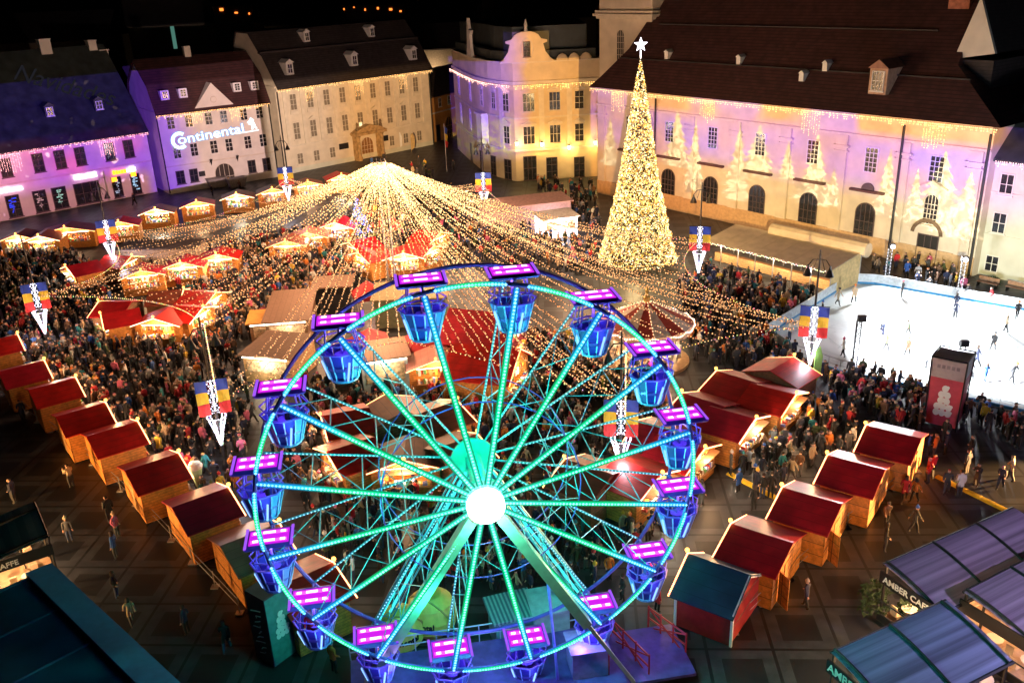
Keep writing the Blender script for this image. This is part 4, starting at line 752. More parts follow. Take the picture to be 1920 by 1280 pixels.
for k in range(16):
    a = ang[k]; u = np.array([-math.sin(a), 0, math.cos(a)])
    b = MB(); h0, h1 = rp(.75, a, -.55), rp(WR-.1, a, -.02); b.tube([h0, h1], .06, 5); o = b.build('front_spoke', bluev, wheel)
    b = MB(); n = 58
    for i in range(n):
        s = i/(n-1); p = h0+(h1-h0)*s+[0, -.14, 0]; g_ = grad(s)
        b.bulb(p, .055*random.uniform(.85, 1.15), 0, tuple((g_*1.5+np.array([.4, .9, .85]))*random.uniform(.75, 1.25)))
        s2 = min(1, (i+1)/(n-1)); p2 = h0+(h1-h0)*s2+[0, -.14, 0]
        for w_, dy, gg in ((.13, .05, .38), (.07, .035, 1.15)): b.poly([p-u*w_+[0, dy, 0], p+u*w_+[0, dy, 0], p2+u*w_+[0, dy, 0], p2-u*w_+[0, dy, 0]], 0, tuple(g_*gg))  # wide dim ribbon and bright core paint the glow around the beads
    b.build('spoke_led_halo', LED, o)
    b = MB(); r0, r1 = rp(.75, a, WD+.5), rp(WR-.1, a, WD); b.tube([r0, r1], .05, 5)
    for s0, s1 in ((.25, .5), (.5, .75), (.75, .97)):
        b.tube([h0+(h1-h0)*s0+[0, .06, 0], r0+(r1-r0)*s1], .022, 4); b.tube([r0+(r1-r0)*s0, h0+(h1-h0)*s1+[0, .06, 0]], .022, 4)
    for s0 in (.3, .5, .75): b.tube([h0+(h1-h0)*s0+[0, .06, 0], r0+(r1-r0)*s0], .026, 4)
    a2 = a+R(22.5); b.tube([rp(WR*.46, a, 0), rp(WR*.46, a2, WD)], .018, 4); b.tube([rp(WR*.46, a, WD), rp(WR*.46, a2, 0)], .018, 4)
    o = b.build('rear_spoke', M('teal_steel', (.05, .32, .42), .35, .2, 3, .2), wheel)
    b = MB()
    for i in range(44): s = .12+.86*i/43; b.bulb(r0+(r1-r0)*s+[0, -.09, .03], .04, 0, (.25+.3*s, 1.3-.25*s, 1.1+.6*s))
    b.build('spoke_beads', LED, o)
b = MB(); b.tube([(0, -.8, WZ), (0, WD+.8, WZ)], .34, 16); b.tube([(0, -.62, WZ), (0, -.45, WZ)], .95, 24); b.tube([(0, WD+.45, WZ), (0, WD+.6, WZ)], .95, 24); b.build('hub', M('teal_hub', (.03, .5, .4), .4, .1), wheel)
b = MB(); b.tube([(0, -1.06, WZ), (0, -.82, WZ)], .74, 28); b.build('hub_light', G('hub_white', (.95, 1., 1.), 5.), wheel)
lamp('POINT', (0, -1.7, WZ), 1500, (.1, 1., .65), .3, wheel, 'hub_glow'); lamp('POINT', (0, WD*.5, WZ-2.2), 240, (.05, 1., .6), .4, wheel, 'hub_glow'); lamp('POINT', (0, WD*.5, WZ+2.2), 420, (.05, 1., .6), .4, wheel, 'hub_glow')
for a in np.linspace(0, 2*PI, 9)[:-1]: p = rp(WR*.62, a+.2, -.6); lamp('POINT', tuple(p), 560, (.03, .85, .55), .4, wheel, 'spoke_glow')
# gondola
can = MB(); can.hexa([(-.86, -.62, 0), (.86, -.62, 0), (.86, .62, 0), (-.86, .62, 0)], [(-.95, -.72, .1), (.95, -.72, .1), (.95, .72, .1), (-.95, .72, .1)]); can.hexa([(-.95, -.72, .101), (.95, -.72, .101), (.95, .72, .101), (-.95, .72, .101)], [(-.84, -.58, .17), (.84, -.58, .17), (.84, .58, .17), (-.84, .58, .17)])
canl = MB(); canl.box(-.78, .78, -.5, .5, .172, .185, 0, (.52, .012, .68))
for y in (-.28, .28):
    canl.box(-.7, .7, y-.10, y+.10, .186, .2, 0, (1.2, .12, 1.1))
    for x, l_ in ((-.52, .10), (0., .24), (.54, .10)): canl.box(x-l_, x+l_, y-.065, y+.065, .2, .225, 0, (2.4, 1.5, 2.2))
canr = MB(); canr.box(-.95, -.84, -.72, .72, .171, .18, 0, (.3, .08, .8)); canr.box(.84, .95, -.72, .72, .171, .18, 0, (.3, .08, .8))
tub = MB(); n = 12
for i in range(n):
    a0, a1 = 2*PI*(i+.08)/n, 2*PI*(i+.92)/n; f = lambda a, r, z: (r*math.cos(a), r*.86*math.sin(a), z)
    c = [(.04, .02, .30), (.08, .05, .50), (.12, .22, .75), (.03, .02, .22)][i % 4]
    tub.hexa([f(a0, .50, -2.15), f(a1, .50, -2.15), f(a1, .46, -2.15), f(a0, .46, -2.15)], [f(a0, .82, -1.05), f(a1, .82, -1.05), f(a1, .78, -1.05), f(a0, .78, -1.05)], 0, c)
    tub.tube([f(a0-.04, .52, -2.2), f(a0-.04, .86, -1.0)], .028, 4, 0, (.35, .45, .9))
tub.lathe([(.001, -2.2), (.53, -2.2), (.53, -2.12), (.001, -2.12)], 14, 0, (.15, .2, .5))
strip = MB()
for i in range(1):
    a0 = 2*PI*(i+.5)/n; f = lambda a, r, z: (r*math.cos(a), r*.86*math.sin(a), z); strip.tube([f(a0, .56, -2.1), f(a0+.12, .80, -1.3)], .045, 5, 0, (.35, .65, 1.5))
rail = MB(); rail.tube([(.92*math.cos(a), .80*math.sin(a), -.98) for a in np.linspace(0, 2*PI, 9)], .04, 5, caps=False); rail.tube([(.9*math.cos(a), .78*math.sin(a), -.62) for a in np.linspace(0, 2*PI, 9)], .03, 5, caps=False)
for i in range(4): a = PI/4+PI/2*i; rail.tube([(.88*math.cos(a), .77*math.sin(a), -1.), (.7*math.cos(a), .55*math.sin(a), .0)], .032, 5)
rail.tube([(0, 0, -2.1), (0, 0, 0)], .05, 6); rail.lathe([(.28, -1.25), (.3, -1.2), (.001, -1.19)], 10)
seat = MB(); seat.lathe([(.42, -1.7), (.62, -1.7), (.62, -1.58), (.42, -1.58)], 12, cap=False)
violetp = M('violet_paint', (.20, .10, .62), .4, .15); GM = dict(canopy=can.mesh('canopy', M('canopy_shell', (.14, .03, .4), .4)), canopy_led=canl.mesh('canopy_led', LED), canopy_edge=canr.mesh('canopy_edge', LED), tub=tub.mesh('tub', attr_mat('tub_paint', rough=.3)), tub_led=strip.mesh('tub_led', LED), rail=rail.mesh('rail', violetp), seat=seat.mesh('seat', bluev))
axl = MB(); axl.tube([(0, -WD/2, .02), (0, WD/2, .02)], .05, 6); GM['axle'] = axl.mesh('axle', violetp)
for k in range(16):
    o = link('gondola', GM['axle'], wheel); o.location = rp(WR, ang[k], WD/2)
    for nm in ('canopy', 'canopy_led', 'canopy_edge', 'tub', 'tub_led', 'rail', 'seat'): q = link(nm, GM[nm], o); q.location = (0, 0, .02)
    for r_ in (PI/2, PI, -PI/2): q = link('tub_led', GM['tub_led'], o); q.location = (0, 0, .02); q.rotation_euler = (0, 0, r_)
    lamp('POINT', (0, -.3, -.25), 42, (.35, .25, 1.), .1, o, 'gondola_light'); lamp('POINT', (0, -1.15, -1.1), 16, (.25, .35, 1.), .1, o, 'tub_light')
# legs
Rw = Matrix.Rotation(-WYAW, 3, 'Z')
def tow(p): v = Rw @ Vector((p[0]-WX, p[1]-WY, p[2])); return np.array(v)
olive = M('grey_beam', (.40, .36, .28), .5, .12)
for s_, px in ((-1, (672, 1310)), (1, (1192, 1282))):
    f = tow(gp(*px, .3)); h = np.array([s_*.35, -.72, WZ-.3]); mid_ = h+(f-h)*(.62 if s_ > 0 else .9)
    b = MB(); b.beam(h, mid_, .42, .5, up=(0, 1, 0)); b.beam(mid_+(0, 0, 0), f, .16, .16, up=(0, 1, 0)); b.box(f[0]-.35, f[0]+.35, f[1]-.35, f[1]+.35, 0, .35); b.build('front_leg', olive, wheel)
ledleg = G('leg_led', (.05, .75, .85), 1.3)
for s_, px in ((-1, (700, 1195)), (1, (1118, 1150))):
    f = tow(gp(*px, .9)); h = np.array([s_*.4, WD+.4, WZ-.4])
    b = MB(); dd = unit(f-h); sd = unit(np.cross(dd, (0, 1, 0)))
    for o_ in ((-.22, -.2), (.22, -.2), (-.22, .2), (.22, .2)): b.tube([h+sd*o_[0]+np.array([0, o_[1], 0]), f+sd*o_[0]*1.4+np.array([0, o_[1], 0])], .045, 5)
    for i in range(14): s0, s1 = i/14, (i+1)/14; sg = 1 if i % 2 else -1; b.tube([h+(f-h)*s0+sd*.22*sg+[0, -.2, 0], h+(f-h)*s1-sd*.22*sg+[0, -.2, 0]], .025, 4)
    o = b.build('rear_leg', M('teal_steel'), wheel); b = MB(); b.tube([h+[0, -.3, 0], h+(f-h)*.8+[0, -.3, 0]], .07, 6); b.tube([h+sd*.25*s_+[0, -.3, 0], h+(f-h)*.95+sd*.25*s_+[0, -.3, 0]], .035, 6); b.build('leg_led', ledleg, o)
p0, p1 = tow(gp(1000, 1050, 7.5)), tow(gp(1047, 1282, .5)); b = MB(); b.tube([(p1[0]-.3, p1[1]+.4, 6.2), p1], .07, 6); b.build('brace', violetp, wheel)
# platform
t = thing('wheel_platform', 'violet lit boarding platform under the ferris wheel with red railings', 'platform', (WX, WY, 0), WYAW)
b = MB(); b.box(-6.2, 5.9, -2.2, 3.6, .1, .8); b.box(-6.4, 6.1, -2.35, -2.21, .05, .85); b.box(5.95, 9.2, -.2, 3.2, .35, .5); b.build('deck', M('deck_plate', (.11, .06, .30), .4, .3, 2.), t)
b = MB()
for i in range(5): b.box(-6.2, -1.5, -2.55-.3*i, -2.36-.3*i+.11, .05, .7-.13*i)
b.build('steps', steel, t)
b = MB()
for y in (-2.2, 3.6):
    for z in (1.25, 1.75): b.tube([(-6.2, y, z), (5.9, y, z)], .035, 5)
    for i in range(13): b.tube([(-6.2+i*12.1/12, y, .8), (-6.2+i*12.1/12, y, 1.75)], .03, 5)
b.build('railing', M('lilac_rail', (.42, .35, .62), .4), t)
b = MB()
for x0, y0, x1, y1 in ((6.1, 3., 7.1, .2), (8.1, 3.4, 9.2, 1.2)):
    for z in (.9, 1.5): b.tube([(x0, y0, z), (x1, y1, z)], .05, 5)
    for i in range(4): s = i/3; b.tube([(x0+(x1-x0)*s, y0+(y1-y0)*s, .2), (x0+(x1-x0)*s, y0+(y1-y0)*s, 1.6)], .045, 5)
    b.tube([(x0, y0, .3), (x1, y1, 1.5)], .04, 5); b.tube([(x1, y1, .3), (x0, y0, 1.5)], .04, 5)
b.tube([(-1., -2.6, .9), (5., -2.4, 1.9)], .08, 6); b.tube([(-1., -2.6, .5), (5.2, -2.4, .5)], .08, 6); b.build('red_railing', redpaint, t)
b = MB(); b.box(3.6, 5.2, 0.2, 1.6, .81, 2.2); b.box(3.5, 5.3, .1, 1.7, 2.2, 2.28); b.build('control_cabin', M('cabin_violet', (.3, .2, .5), .5), t)
b = MB(); b.box(5.21, 5.26, .2, 1.6, .3, 1.9); b.box(-3.8, 3.4, -2.42, -2.36, .1, .8); b.build('red_skirt', redpaint, t)
for x in (-4, 0, 4): lamp('POINT', (x, .4, 2.6), 70, (.35, .2, 1.), .2, t, 'deck_light')
lamp('POINT', (7.4, 1.6, 2.4), 45, (.5, .2, 1.), .2, t, 'deck_light')

# ------------------------------------------------------------------ ice rink
def inside(p, poly):
    x, y = p; r_ = False
    for (x1, y1), (x2, y2) in zip(poly, poly[1:]+poly[:1]):
        if (y1 > y) != (y2 > y) and x < (x2-x1)*(y-y1)/(y2-y1)+x1: r_ = not r_
    return r_
RK = [(34.7, 84.6), (36.2, 84.2), (62, 62.2), (50, 45), (36.2, 55.7), (29.7, 61.), (25.6, 63.9), (23.1, 67.2), (21.9, 71.8), (33.2, 83.9)]
b = MB(); b.poly([(x, y, .1) for x, y in RK[::-1]][::-1] if False else [(x, y, .1) for x, y in RK])
ice = M('skated_ice', (.66, .70, .71), .25, .22, .35, spec=.5, stretch=(1, .45, 1))
b = MB(); b.prism([(x, y, .012) for x, y in RK], (0, 0, .09)); rk = tag(b.build('ice_rink', ice), 'floodlit white ice rink with rounded corners beside the church', 'ice rink')
for col_, m_, z0, z1, w_ in (('board', M('board_white', (.62, .68, .72), .4), .32, 1.15, .1), ('kick_strip', M('board_blue', (.02, .2, .42), .4), .1, .32, .12)):
    b = MB(); 
    for i in range(len(RK)):
        p, q = RK[i], RK[(i+1) % len(RK)]
        if col_ == 'board' and i in (4, 5, 6): continue
        b.beam((p[0], p[1], (z0+z1)/2), (q[0], q[1], (z0+z1)/2), w_, z1-z0)
    b.build(col_, m_, rk)
b = MB()
for k in range(90):
    c = gp(random.uniform(1480, 1960), random.uniform(560, 760)); r_ = random.uniform(1.5, 9); a0 = random.random()*6.28; da = random.uniform(.3, 1.3); w_ = random.uniform(.02, .06); pr = None
    for q in np.linspace(0, 1, 9):
        a = a0+da*q; p = ((c[0]+r_*math.cos(a)), (c[1]+r_*math.sin(a))); d2 = (math.cos(a)*w_, math.sin(a)*w_)
        if not inside(p, RK): pr = None; continue
        cur = [(p[0]-d2[0], p[1]-d2[1], .106), (p[0]+d2[0], p[1]+d2[1], .106)]
        if pr: b.poly([pr[0], pr[1], cur[1], cur[0]])
        pr = cur
b.build('skate_marks', M('scraped_ice', (.42, .46, .48), .5), rk)
b = MB()
for i in (4, 5, 6):
    p, q = np.array(RK[i]+(0,)), np.array(RK[(i+1) % len(RK)]+(0,)); n = int(np.linalg.norm(q-p)/1.)
    b.tube([p+[0, 0, 1.15], q+[0, 0, 1.15]], .03, 5); b.tube([p+[0, 0, .65], q+[0, 0, .65]], .02, 5)
    for k in range(n+1): r_ = p+(q-p)*k/n; b.tube([r_, r_+[0, 0, 1.15]], .025, 4)
b.build('front_rail', steel, rk)
for i, (px, py, yt, s_) in enumerate(((1660, 533, 462, 'by the church wall, left one'), (1795, 562, 486, 'by the church door, right one'), (1600, 690, 600, 'at the near side of the rink'), (1790, 735, 648, 'behind the red advertising tower'))):
    h = hgt(px, py, yt); p = gp(px, py); t = thing('rink_light_mast', 'truss mast with a floodlight for the ice rink '+s_, 'light mast', p, 0, 'floodlight masts around the ice rink'); b = MB()
    for sx, sy in ((-.2, -.12), (.2, -.12), (0, .22)): b.tube([(sx, sy, 0), (sx, sy, h)], .04, 5)
    for k in range(int(h/.45)): z = k*.45; b.tube([(-.2, -.12, z), (.2, -.12, z+.45)], .022, 4); b.tube([(.2, -.12, z), (0, .22, z+.45)], .022, 4); b.tube([(0, .22, z), (-.2, -.12, z+.45)], .022, 4)
    b.build('truss', steel if i < 2 else dark, t)
    if i < 2:
        b = MB()
        for k in range(int(h/.16)): b.bulb((.2*(-1)**k, -.16, .3+k*.16), .06, 0, (1.4, 1.4, 1.6))  # glowing beads added to imitate the truss lit by its floodlight
        b.build('mast_glow_beads', GLOW, t)
    tgt = np.array([40., 66., 0]); dd = unit([tgt[0]-p[0], tgt[1]-p[1], 0])
    b = MB(); c = dd*.25; b.box(c[0]-.3, c[0]+.3, c[1]-.2, c[1]+.2, h-.1, h+.35); b.build('flood_head', dark, t)
    b = MB(); c = dd*(.5); b.sph((c[0]*(1 if i < 2 else 1.), c[1], h+.1), .22, 8); b.build('flood_glass', G('flood_white', (.95, .97, 1.), 14.), t)
    l = lamp('SPOT', (dd[0]*.95, dd[1]*.95, h+.05), 9500, (.90, .96, 1.), .2, t, 'flood_light', spot_size=R(150), spot_blend=.6); aim(l, (dd[0], dd[1], -.55))

# ------------------------------------------------------------------ odds and ends of the square
# red advertising tower with a white tree emblem
h = hgt(1772, 806, 676); c = gp(1768, 792); a = R(52); t = thing('advert_tower', 'tall red advertising tower with a white tree emblem beside the ice rink', 'advertising tower', c, a-PI/2); BLOCK.append((c, np.array([1, 0, 0]), 1., 1.))
b = MB(); w0, w1 = .95, 1.05
def ring4(w, z): return [(-w, -w, z), (w, -w, z), (w, w, z), (-w, w, z)]
b.hexa(ring4(w0, .2), ring4(w1, h*.72)); b.build('red_panels', M('advert_red', (.50, .06, .10), .5, .1), t)
b = MB(); b.hexa(ring4(w1, h*.72+.003), ring4(w1+.05, h*.98)); b.build('top_box', M('advert_grey', (.42, .36, .36), .5, .1), t)
b = MB()
for q in ring4(w1+.06, 0): b.tube([(q[0]*.93, q[1]*.93, 0), (q[0], q[1], h)], .06, 5)
b.tube(ring4(w1+.06, h)+ring4(w1+.06, h)[:1], .06, 5); b.build('frame', dark, t)
def tree_emblem(b, cx, z0, s, y):
    for row, nn in enumerate((3, 3, 2, 2, 1)):
        for k in range(nn):
            x = cx+(k-(nn-1)/2)*.3*s; z = z0+row*.36*s; b.prism([(x+.17*s*math.cos(q), y, z+.2*s*math.sin(q)) for q in np.linspace(0, 2*PI, 13)[:-1]], (0, -.02, 0))
            b.prism([(x+.09*s*math.cos(q)+.12*s*(-1)**k, y-.021, z+.1*s+.09*s*math.sin(q)) for q in np.linspace(0, 2*PI, 9)[:-1]], (0, -.02, 0))
b = MB(); tree_emblem(b, 0, 1.2, 1.25, -1.03); b.build('tree_emblem', white, t)
b = MB()
for k in range(5): b.box(-.7+.3*k, -.5+.3*k, -1.1, -1.075, h*.86, h*.86+.25)
b.build('top_lettering', M('faded_grey', (.25, .22, .24), .6), t)
# dark info tower by the near huts
c = gp(520, 1225); h = 3.9; t = thing('info_tower', 'dark info tower with white script on one side and a teal side', 'advertising tower', c, R(-38)); BLOCK.append((c, np.array([1, 0, 0]), 1., 1.))
b = MB(); b.box(-.7, .69, -.7, .7, .05, h); b.build('body', M('tower_brown', (.10, .05, .06), .5), t); b = MB(); b.box(.695, .72, -.69, .69, .1, h-.05); b.build('teal_side', M('tower_teal', (.06, .22, .22), .5), t)
b = MB()
for k in range(9): z = .5+.3*k; b.tube([(-.25+.2*math.sin(k*2.1), -.72, z), (.1*math.cos(k*1.3), -.72, z+.12), (.2+.1*math.sin(k), -.72, z+.22)], .035, 4)
b.build('white_script', white, t); b = MB(); tree_emblem(b, 0, 1.6, .8, -.03); o = b.build('flower_emblem', white, t); o.rotation_euler = (0, 0, PI/2); o.location = (.72, 0, 0)
# ice cream cone stand, small one at the left edge too
for (px, py, hh, nm) in ((376, 925, 2.3, 'tall pale green cone shaped stand beside the biggest left hut'), (28, 672, 2.2, 'pale green cone shaped stand on the left edge by the red hut')):
    t = thing('cone_stand', nm, 'display cone', gp(px, py), 0, 'cone stands'); b = MB(); b.lathe([(.06, 0), (.42, hh*.82)], 14); b.build('cone', M('cone_green', (.42, .58, .34), .5), t)
    b = MB(); b.lathe([(.43, hh*.82), (.47, hh*.88), (.36, hh*.97), (.1, hh)], 14); b.build('cream_top', M('cone_cream', (.75, .7, .62), .5), t)
# inflatables with lettering
for (px, py, r_, ang_, nm) in ((812, 1182, 1.25, -35, 'taller yellow lettered inflatable behind the left leg of the ferris wheel'), (752, 1212, 1.2, 8, 'lower yellow lettered inflatable partly hidden by the wheel leg, left of its twin')):
    c = gp(px, py); t = thing('inflatable', nm, 'inflatable', (c[0], c[1], 0), R(ang_)); b = MB(); b.lathe([(r_*.55, .03), (r_*.95, r_*.5), (r_, r_*.95), (r_*.85, r_*1.5), (r_*.45, r_*1.85), (.02, r_*1.95)], 22); b.build('shell', M('inflatable_yellow', (.62, .50, .10), .45, .12), t)
    b = MB(); b.tube([(r_*1.0*math.cos(q), -r_*.35*abs(math.sin(q))-.1, r_*.95+r_*.9*math.sin(q)) for q in np.linspace(-.4, PI+.4, 15)], .05, 5); b.build('seam', M('inflatable_seam', (.35, .3, .08), .6), t)
    me = text_mesh('Continental', .42, .02, .012, 'CENTER')
    for v in me.vertices:
        th = v.co.x/r_; z = v.co.y; y = v.co.z; v.co = Vector((math.sin(th)*(r_+.0+y), -math.cos(th)*(r_+y), 0)); v.co.z = z+r_*.85
    me.materials.append(black); link('lettering', me, t)
# service boxes beside the wheel
box_stall('white_booth', 'small white ticket booth behind the wheel platform', 'booth', (1030, 1190), (1.7, 1.5), 1.9, (.2, -1), M('booth_white', (.28, .32, .36), .5), M('booth_roof', (.3, .34, .4), .5), 0, .12)
box_stall('striped_booth', 'booth with a striped awning roof behind the wheel platform', 'booth', (960, 1195), (1.9, 1.4), 1.7, (.3, -1), M('booth_teal', (.12, .25, .25), .5), bands('striped_cloth', (.22, .28, .32), (.06, .1, .14), .2, 'X', .5, .6, .1), 0, .2)
# yellow cable ramps
for (p, q, nm) in (((1366, 887), (1462, 937), 'bright yellow cable ramp across the right alley'), ((1757, 893), (1905, 966), 'yellow cable ramp in the dark beyond the right hut row')):
    a, c = gp(*p), gp(*q); t = thing('cable_ramp', nm, 'cable ramp', a, math.atan2(*(c-a)[1::-1]), 'yellow cable ramps'); L_ = np.linalg.norm(c-a); b = MB()
    for k in range(int(L_)): b.hexa([(k, -.26, .012), (k+.97, -.26, .012), (k+.97, .26, .012), (k, .26, .012)], [(k, -.12, .1), (k+.97, -.12, .1), (k+.97, .12, .1), (k, .12, .1)])
    b.build('ramp', M('ramp_yellow', (.75, .5, .02), .5, .15), t)
# cable fences behind the hut rows
for (ps, nm) in ((((2, 742), (150, 848), (286, 975), (450, 1150)), 'thin wire fence behind the left hut row'), (((1376, 1186), (1480, 1085), (1588, 990), (1720, 885)), 'thin wire fence behind the right hut row')):
    P_ = [gp(*p) for p in ps]; t = thing('wire_fence', nm, 'fence', P_[0]); b = MB(); P_ = [p-P_[0] for p in P_]
    for z in (.5, .95): b.tube([p+[0, 0, z] for p in P_], .018, 4)
    for p, q in zip(P_, P_[1:]):
        n = max(2, int(np.linalg.norm(q-p)/2.4))
        for k in range(n+1): r_ = p+(q-p)*k/n; b.tube([r_, r_+[0, 0, 1.05]], .035, 5); b.box(r_[0]-.2, r_[0]+.2, r_[1]-.2, r_[1]+.2, .012, .09)
    b.build('wires', steel, t)
# skips by the gate house, benches by the church, flag staff, beach flags
for px, nm in ((408, 'skip on the left of the pair below the arched gate'), (445, 'skip on the right of the pair below the arched gate')):
    t = thing('skip', 'grey rubbish '+nm, 'skip', gp(px, 352), FB.rot, 'rubbish skips'); b = MB(); b.hexa([(-1.1, -.6, .1), (1.1, -.6, .1), (1.1, .6, .1), (-1.1, .6, .1)], [(-1.5, -.8, 1.5), (1.5, -.8, 1.5), (1.5, .8, 1.5), (-1.5, .8, 1.5)]); b.box(-1.55, 1.55, -.85, .85, 1.5, 1.6); b.build('tub', M('skip_grey', (.22, .2, .2), .7), t)
c = gp(838, 322); t = thing('flag_staff', 'slim white flag staff with a furled flag in front of the palace', 'flag pole', c); b = MB(); hh = hgt(838, 322, 232); b.tube([(0, 0, 0), (0, 0, hh)], .07, 6, r2=.04); b.build('staff', white, t)
for k, m_ in enumerate((blue_f, yel_f, red_f)): b = MB(); b.prism([(.05, 0, hh-.4-k*1.1), (.5, .1, hh-.9-k*1.1), (.3, .1, hh-1.8-k*1.1), (.05, 0, hh-1.5-k*1.1)], (.02, .06, 0)); b.build('furled_flag', m_, t)
for px, py, m_, nm in ((618, 305, redpaint, 'red teardrop banner left of the palace portal'), (748, 284, white, 'white teardrop banner right of the palace portal'), (772, 286, M('ochre_cloth', (.5, .35, .15), .7), 'ochre teardrop banner farther right of the palace portal'), (1522, 732, M('leaf_green', (.25, .5, .12), .6), 'green teardrop banner at the foot of the rink flag post')):
    t = thing('teardrop_banner', nm, 'banner', gp(px, py), .5, 'teardrop banners'); b = MB(); b.prism([(0, 0, .3), (.75, 0, 1.0), (.85, 0, 2.6), (.5, 0, 3.5), (.1, 0, 3.3), (0, 0, 2.)], (0, .03, 0)); b.tube([(0, 0, 0), (0, 0, 3.4)], .03, 5); b.build('banner', m_, t)
for px, py, nm in ((1590, 505, 'dark bench against the church wall'), (1850, 538, 'dark bench by the side house'), (1905, 548, 'second dark bench by the side house at the right edge')):
    t = thing('bench', nm, 'bench', gp(px, py), FD.rot, 'benches along the church'); b = MB(); b.box(-1, 1, -.25, .25, .42, .48); b.build('seat', woodd, t); b = MB(); b.box(-1, 1, .25, .31, .55, .95); b.build('backrest', woodd, t)
    for s_ in (-.85, .85): b = MB(); b.box(s_-.05, s_+.05, -.22, .28, 0, .42); b.build('leg', dark, t)
lm = MB()
for i in range(260):
    v = unit(rng.normal(size=3))*np.array([.75, .6, .6])*rng.uniform(.6, 1); v[2] = abs(v[2])+.3; e = rng.normal(size=3)*.12; f = rng.normal(size=3)*.12; lm.add([v, v+e, v+f], [(0, 1, 2)], 0, (.03, .06, .02))
lmm = lm.mesh('shrub', VC)
for px, py in ((1450, 452), (1485, 462), (1520, 470), (1555, 480), (1862, 535), (1640, 1120), (1640, 1150), (1705, 1158)):
    o = link('shrub', lmm); o.location = gp(px, py); o.rotation_euler = (0, 0, px); tag(o, 'dark low shrub at the foot of the church wall' if px < 1600 else ('dark shrub by the side house bench' if py < 600 else 'potted shrub in front of the glowing café terrace'), 'shrub', 'low shrubs')

# ------------------------------------------------------------------ café terraces
def terrace(O, E1, E2, z, nm, text, stripe, flip=False, tsize=.5, lit=1.):
    o = gp(*O, z); e1 = gp(*E1, z)-o; e2 = gp(*E2, z)-o; y = unit(e2); L_ = np.linalg.norm(e2); x = unit(e1-y*np.dot(e1, y)); w = abs(e1@x); rot = math.atan2(x[1], x[0])
    sg = 1 if x[0]*y[1]-x[1]*y[0] > 0 else -1
    t = thing('cafe_terrace', nm, 'café terrace', (o[0], o[1], 0), rot); y0 = lambda v: sg*v
    b = MB(); N = 10
    def zz(s): return z+.55*math.sin(PI*.5*(1-s)+.0) - .55 + .25*(1-s)
    for i in range(N):
        s0, s1 = i/N, (i+1)/N; q = [(w*s0, y0(-.2), zz(s0)), (w*s1, y0(-.2), zz(s1)), (w*s1, y0(L_), zz(s1)), (w*s0, y0(L_), zz(s0))]
        if sg < 0: q = q[::-1]
        b.prism(q, (0, 0, .04))
    b.build('awning', stripe, t)
    b = MB()
    for k in range(int(L_/3.2)+1):
        yy = y0(min(L_, 3.2*k)); b.tube([(w*s, yy, zz(s)+.09) for s in np.linspace(0, 1, 9)], .075, 5); b.tube([(.05, yy, 0), (.05, yy, zz(0))], .07, 5); b.tube([(w-.05, yy, 0), (w-.05, yy, zz(1))], .07, 5)
    b.tube([(0, y0(-.2), zz(0)), (0, y0(L_), zz(0))], .07, 5); b.tube([(w, y0(-.2), zz(1)), (w, y0(L_), zz(1))], .09, 5); b.build('frame', black, t)
    b = MB(); b.box(-.05, w+.05, min(y0(-.3), y0(-.22)), max(y0(-.3), y0(-.22)), z-.75, z-.1); b.build('fascia', black, t)
    if text:
        me = text_mesh(text, tsize, .01, .008, 'CENTER'); place_text('lettering', me, M('sign_lettering', (.8, .8, .76), .5) if True else white, (w/2, y0(-.31), z-.6), (1 if sg > 0 else -1, 0, 0), (0, 0, 1), t)
    b = MB(); b.tube([(.1, y0(-.25), 1.15), (w-.1, y0(-.25), 1.15)], .05, 4); b.box(.1, w-.1, min(y0(-.32), y0(-.26)), max(y0(-.32), y0(-.26)), .05, .5); b.build('parapet', black, t)
    b = MB(); b.box(.05, w-.05, min(y0(0), y0(L_)), max(y0(0), y0(L_)), .012, .06); b.build('floor', M('terrace_floor', (.5, .33, .2), .5), t)
    tb = MB()
    for k in range(4):
        for j in range(2):
            cx, cy_ = w*(.3+.42*j), y0(.9+1.9*k); tb.lathe([(.38, .72), (.38, .75)], 12, 0, (.7, .6, .5), (cx, cy_)); tb.lathe([(.04, .06), (.04, .72)], 5, 0, (.05, .05, .05), (cx, cy_))
            for q in range(3): a = q*2.1; tb.box(cx+.6*math.cos(a)-.2, cx+.6*math.cos(a)+.2, cy_+.6*math.sin(a)-.2, cy_+.6*math.sin(a)+.2, .4, .46, 0, (.6, .45, .3)); tb.box(cx+.75*math.cos(a)-.18, cx+.75*math.cos(a)+.18, cy_+.75*math.sin(a)-.03, cy_+.75*math.sin(a)+.03, .4, .9, 0, (.6, .45, .3))
    tag(tb.build('tables_and_chairs', VC, t), None, None, None, 'stuff')
    for k in range(2): lamp('POINT', (w/2, y0(.8+2.6*k), z-.45), 480*lit, (1., .55, .26), .12, t, 'ceiling_lamp')
    return t
terrace((1661, 1063), (1783, 1126), (1898, 959), 2.9, 'café terrace with lilac grey awning, black lettered fascia and glowing interior at the right edge', 'AMBER CAFFE', purpleawn, tsize=.46)
aw2 = M('awning_fabric_blue', (.22, .24, .40), .5, .5, 1.6, stretch=(2.2, .03, 1))
terrace((1563, 1228), (1725, 1312), (1772, 1133), 2.9, 'nearest café terrace with a blue tinted awning in the bottom right corner', 'AMBER CAFFE', aw2, tsize=.55)
terrace((1810, 1115), (1990, 1200), (2060, 985), 2.75, 'darker purple terrace awning beside the glowing café terrace at the right edge', '', purpleawn, lit=.15)
terrace((92, 1012), (-80, 1096), (66, 948), 2.9, 'small café terrace with a dark striped awning at the left edge', 'CAFFE', bands('awning_fabric_grey', (.15, .15, .16), (.09, .10, .12), .8, 'X', .5, .5, .15), tsize=.42)
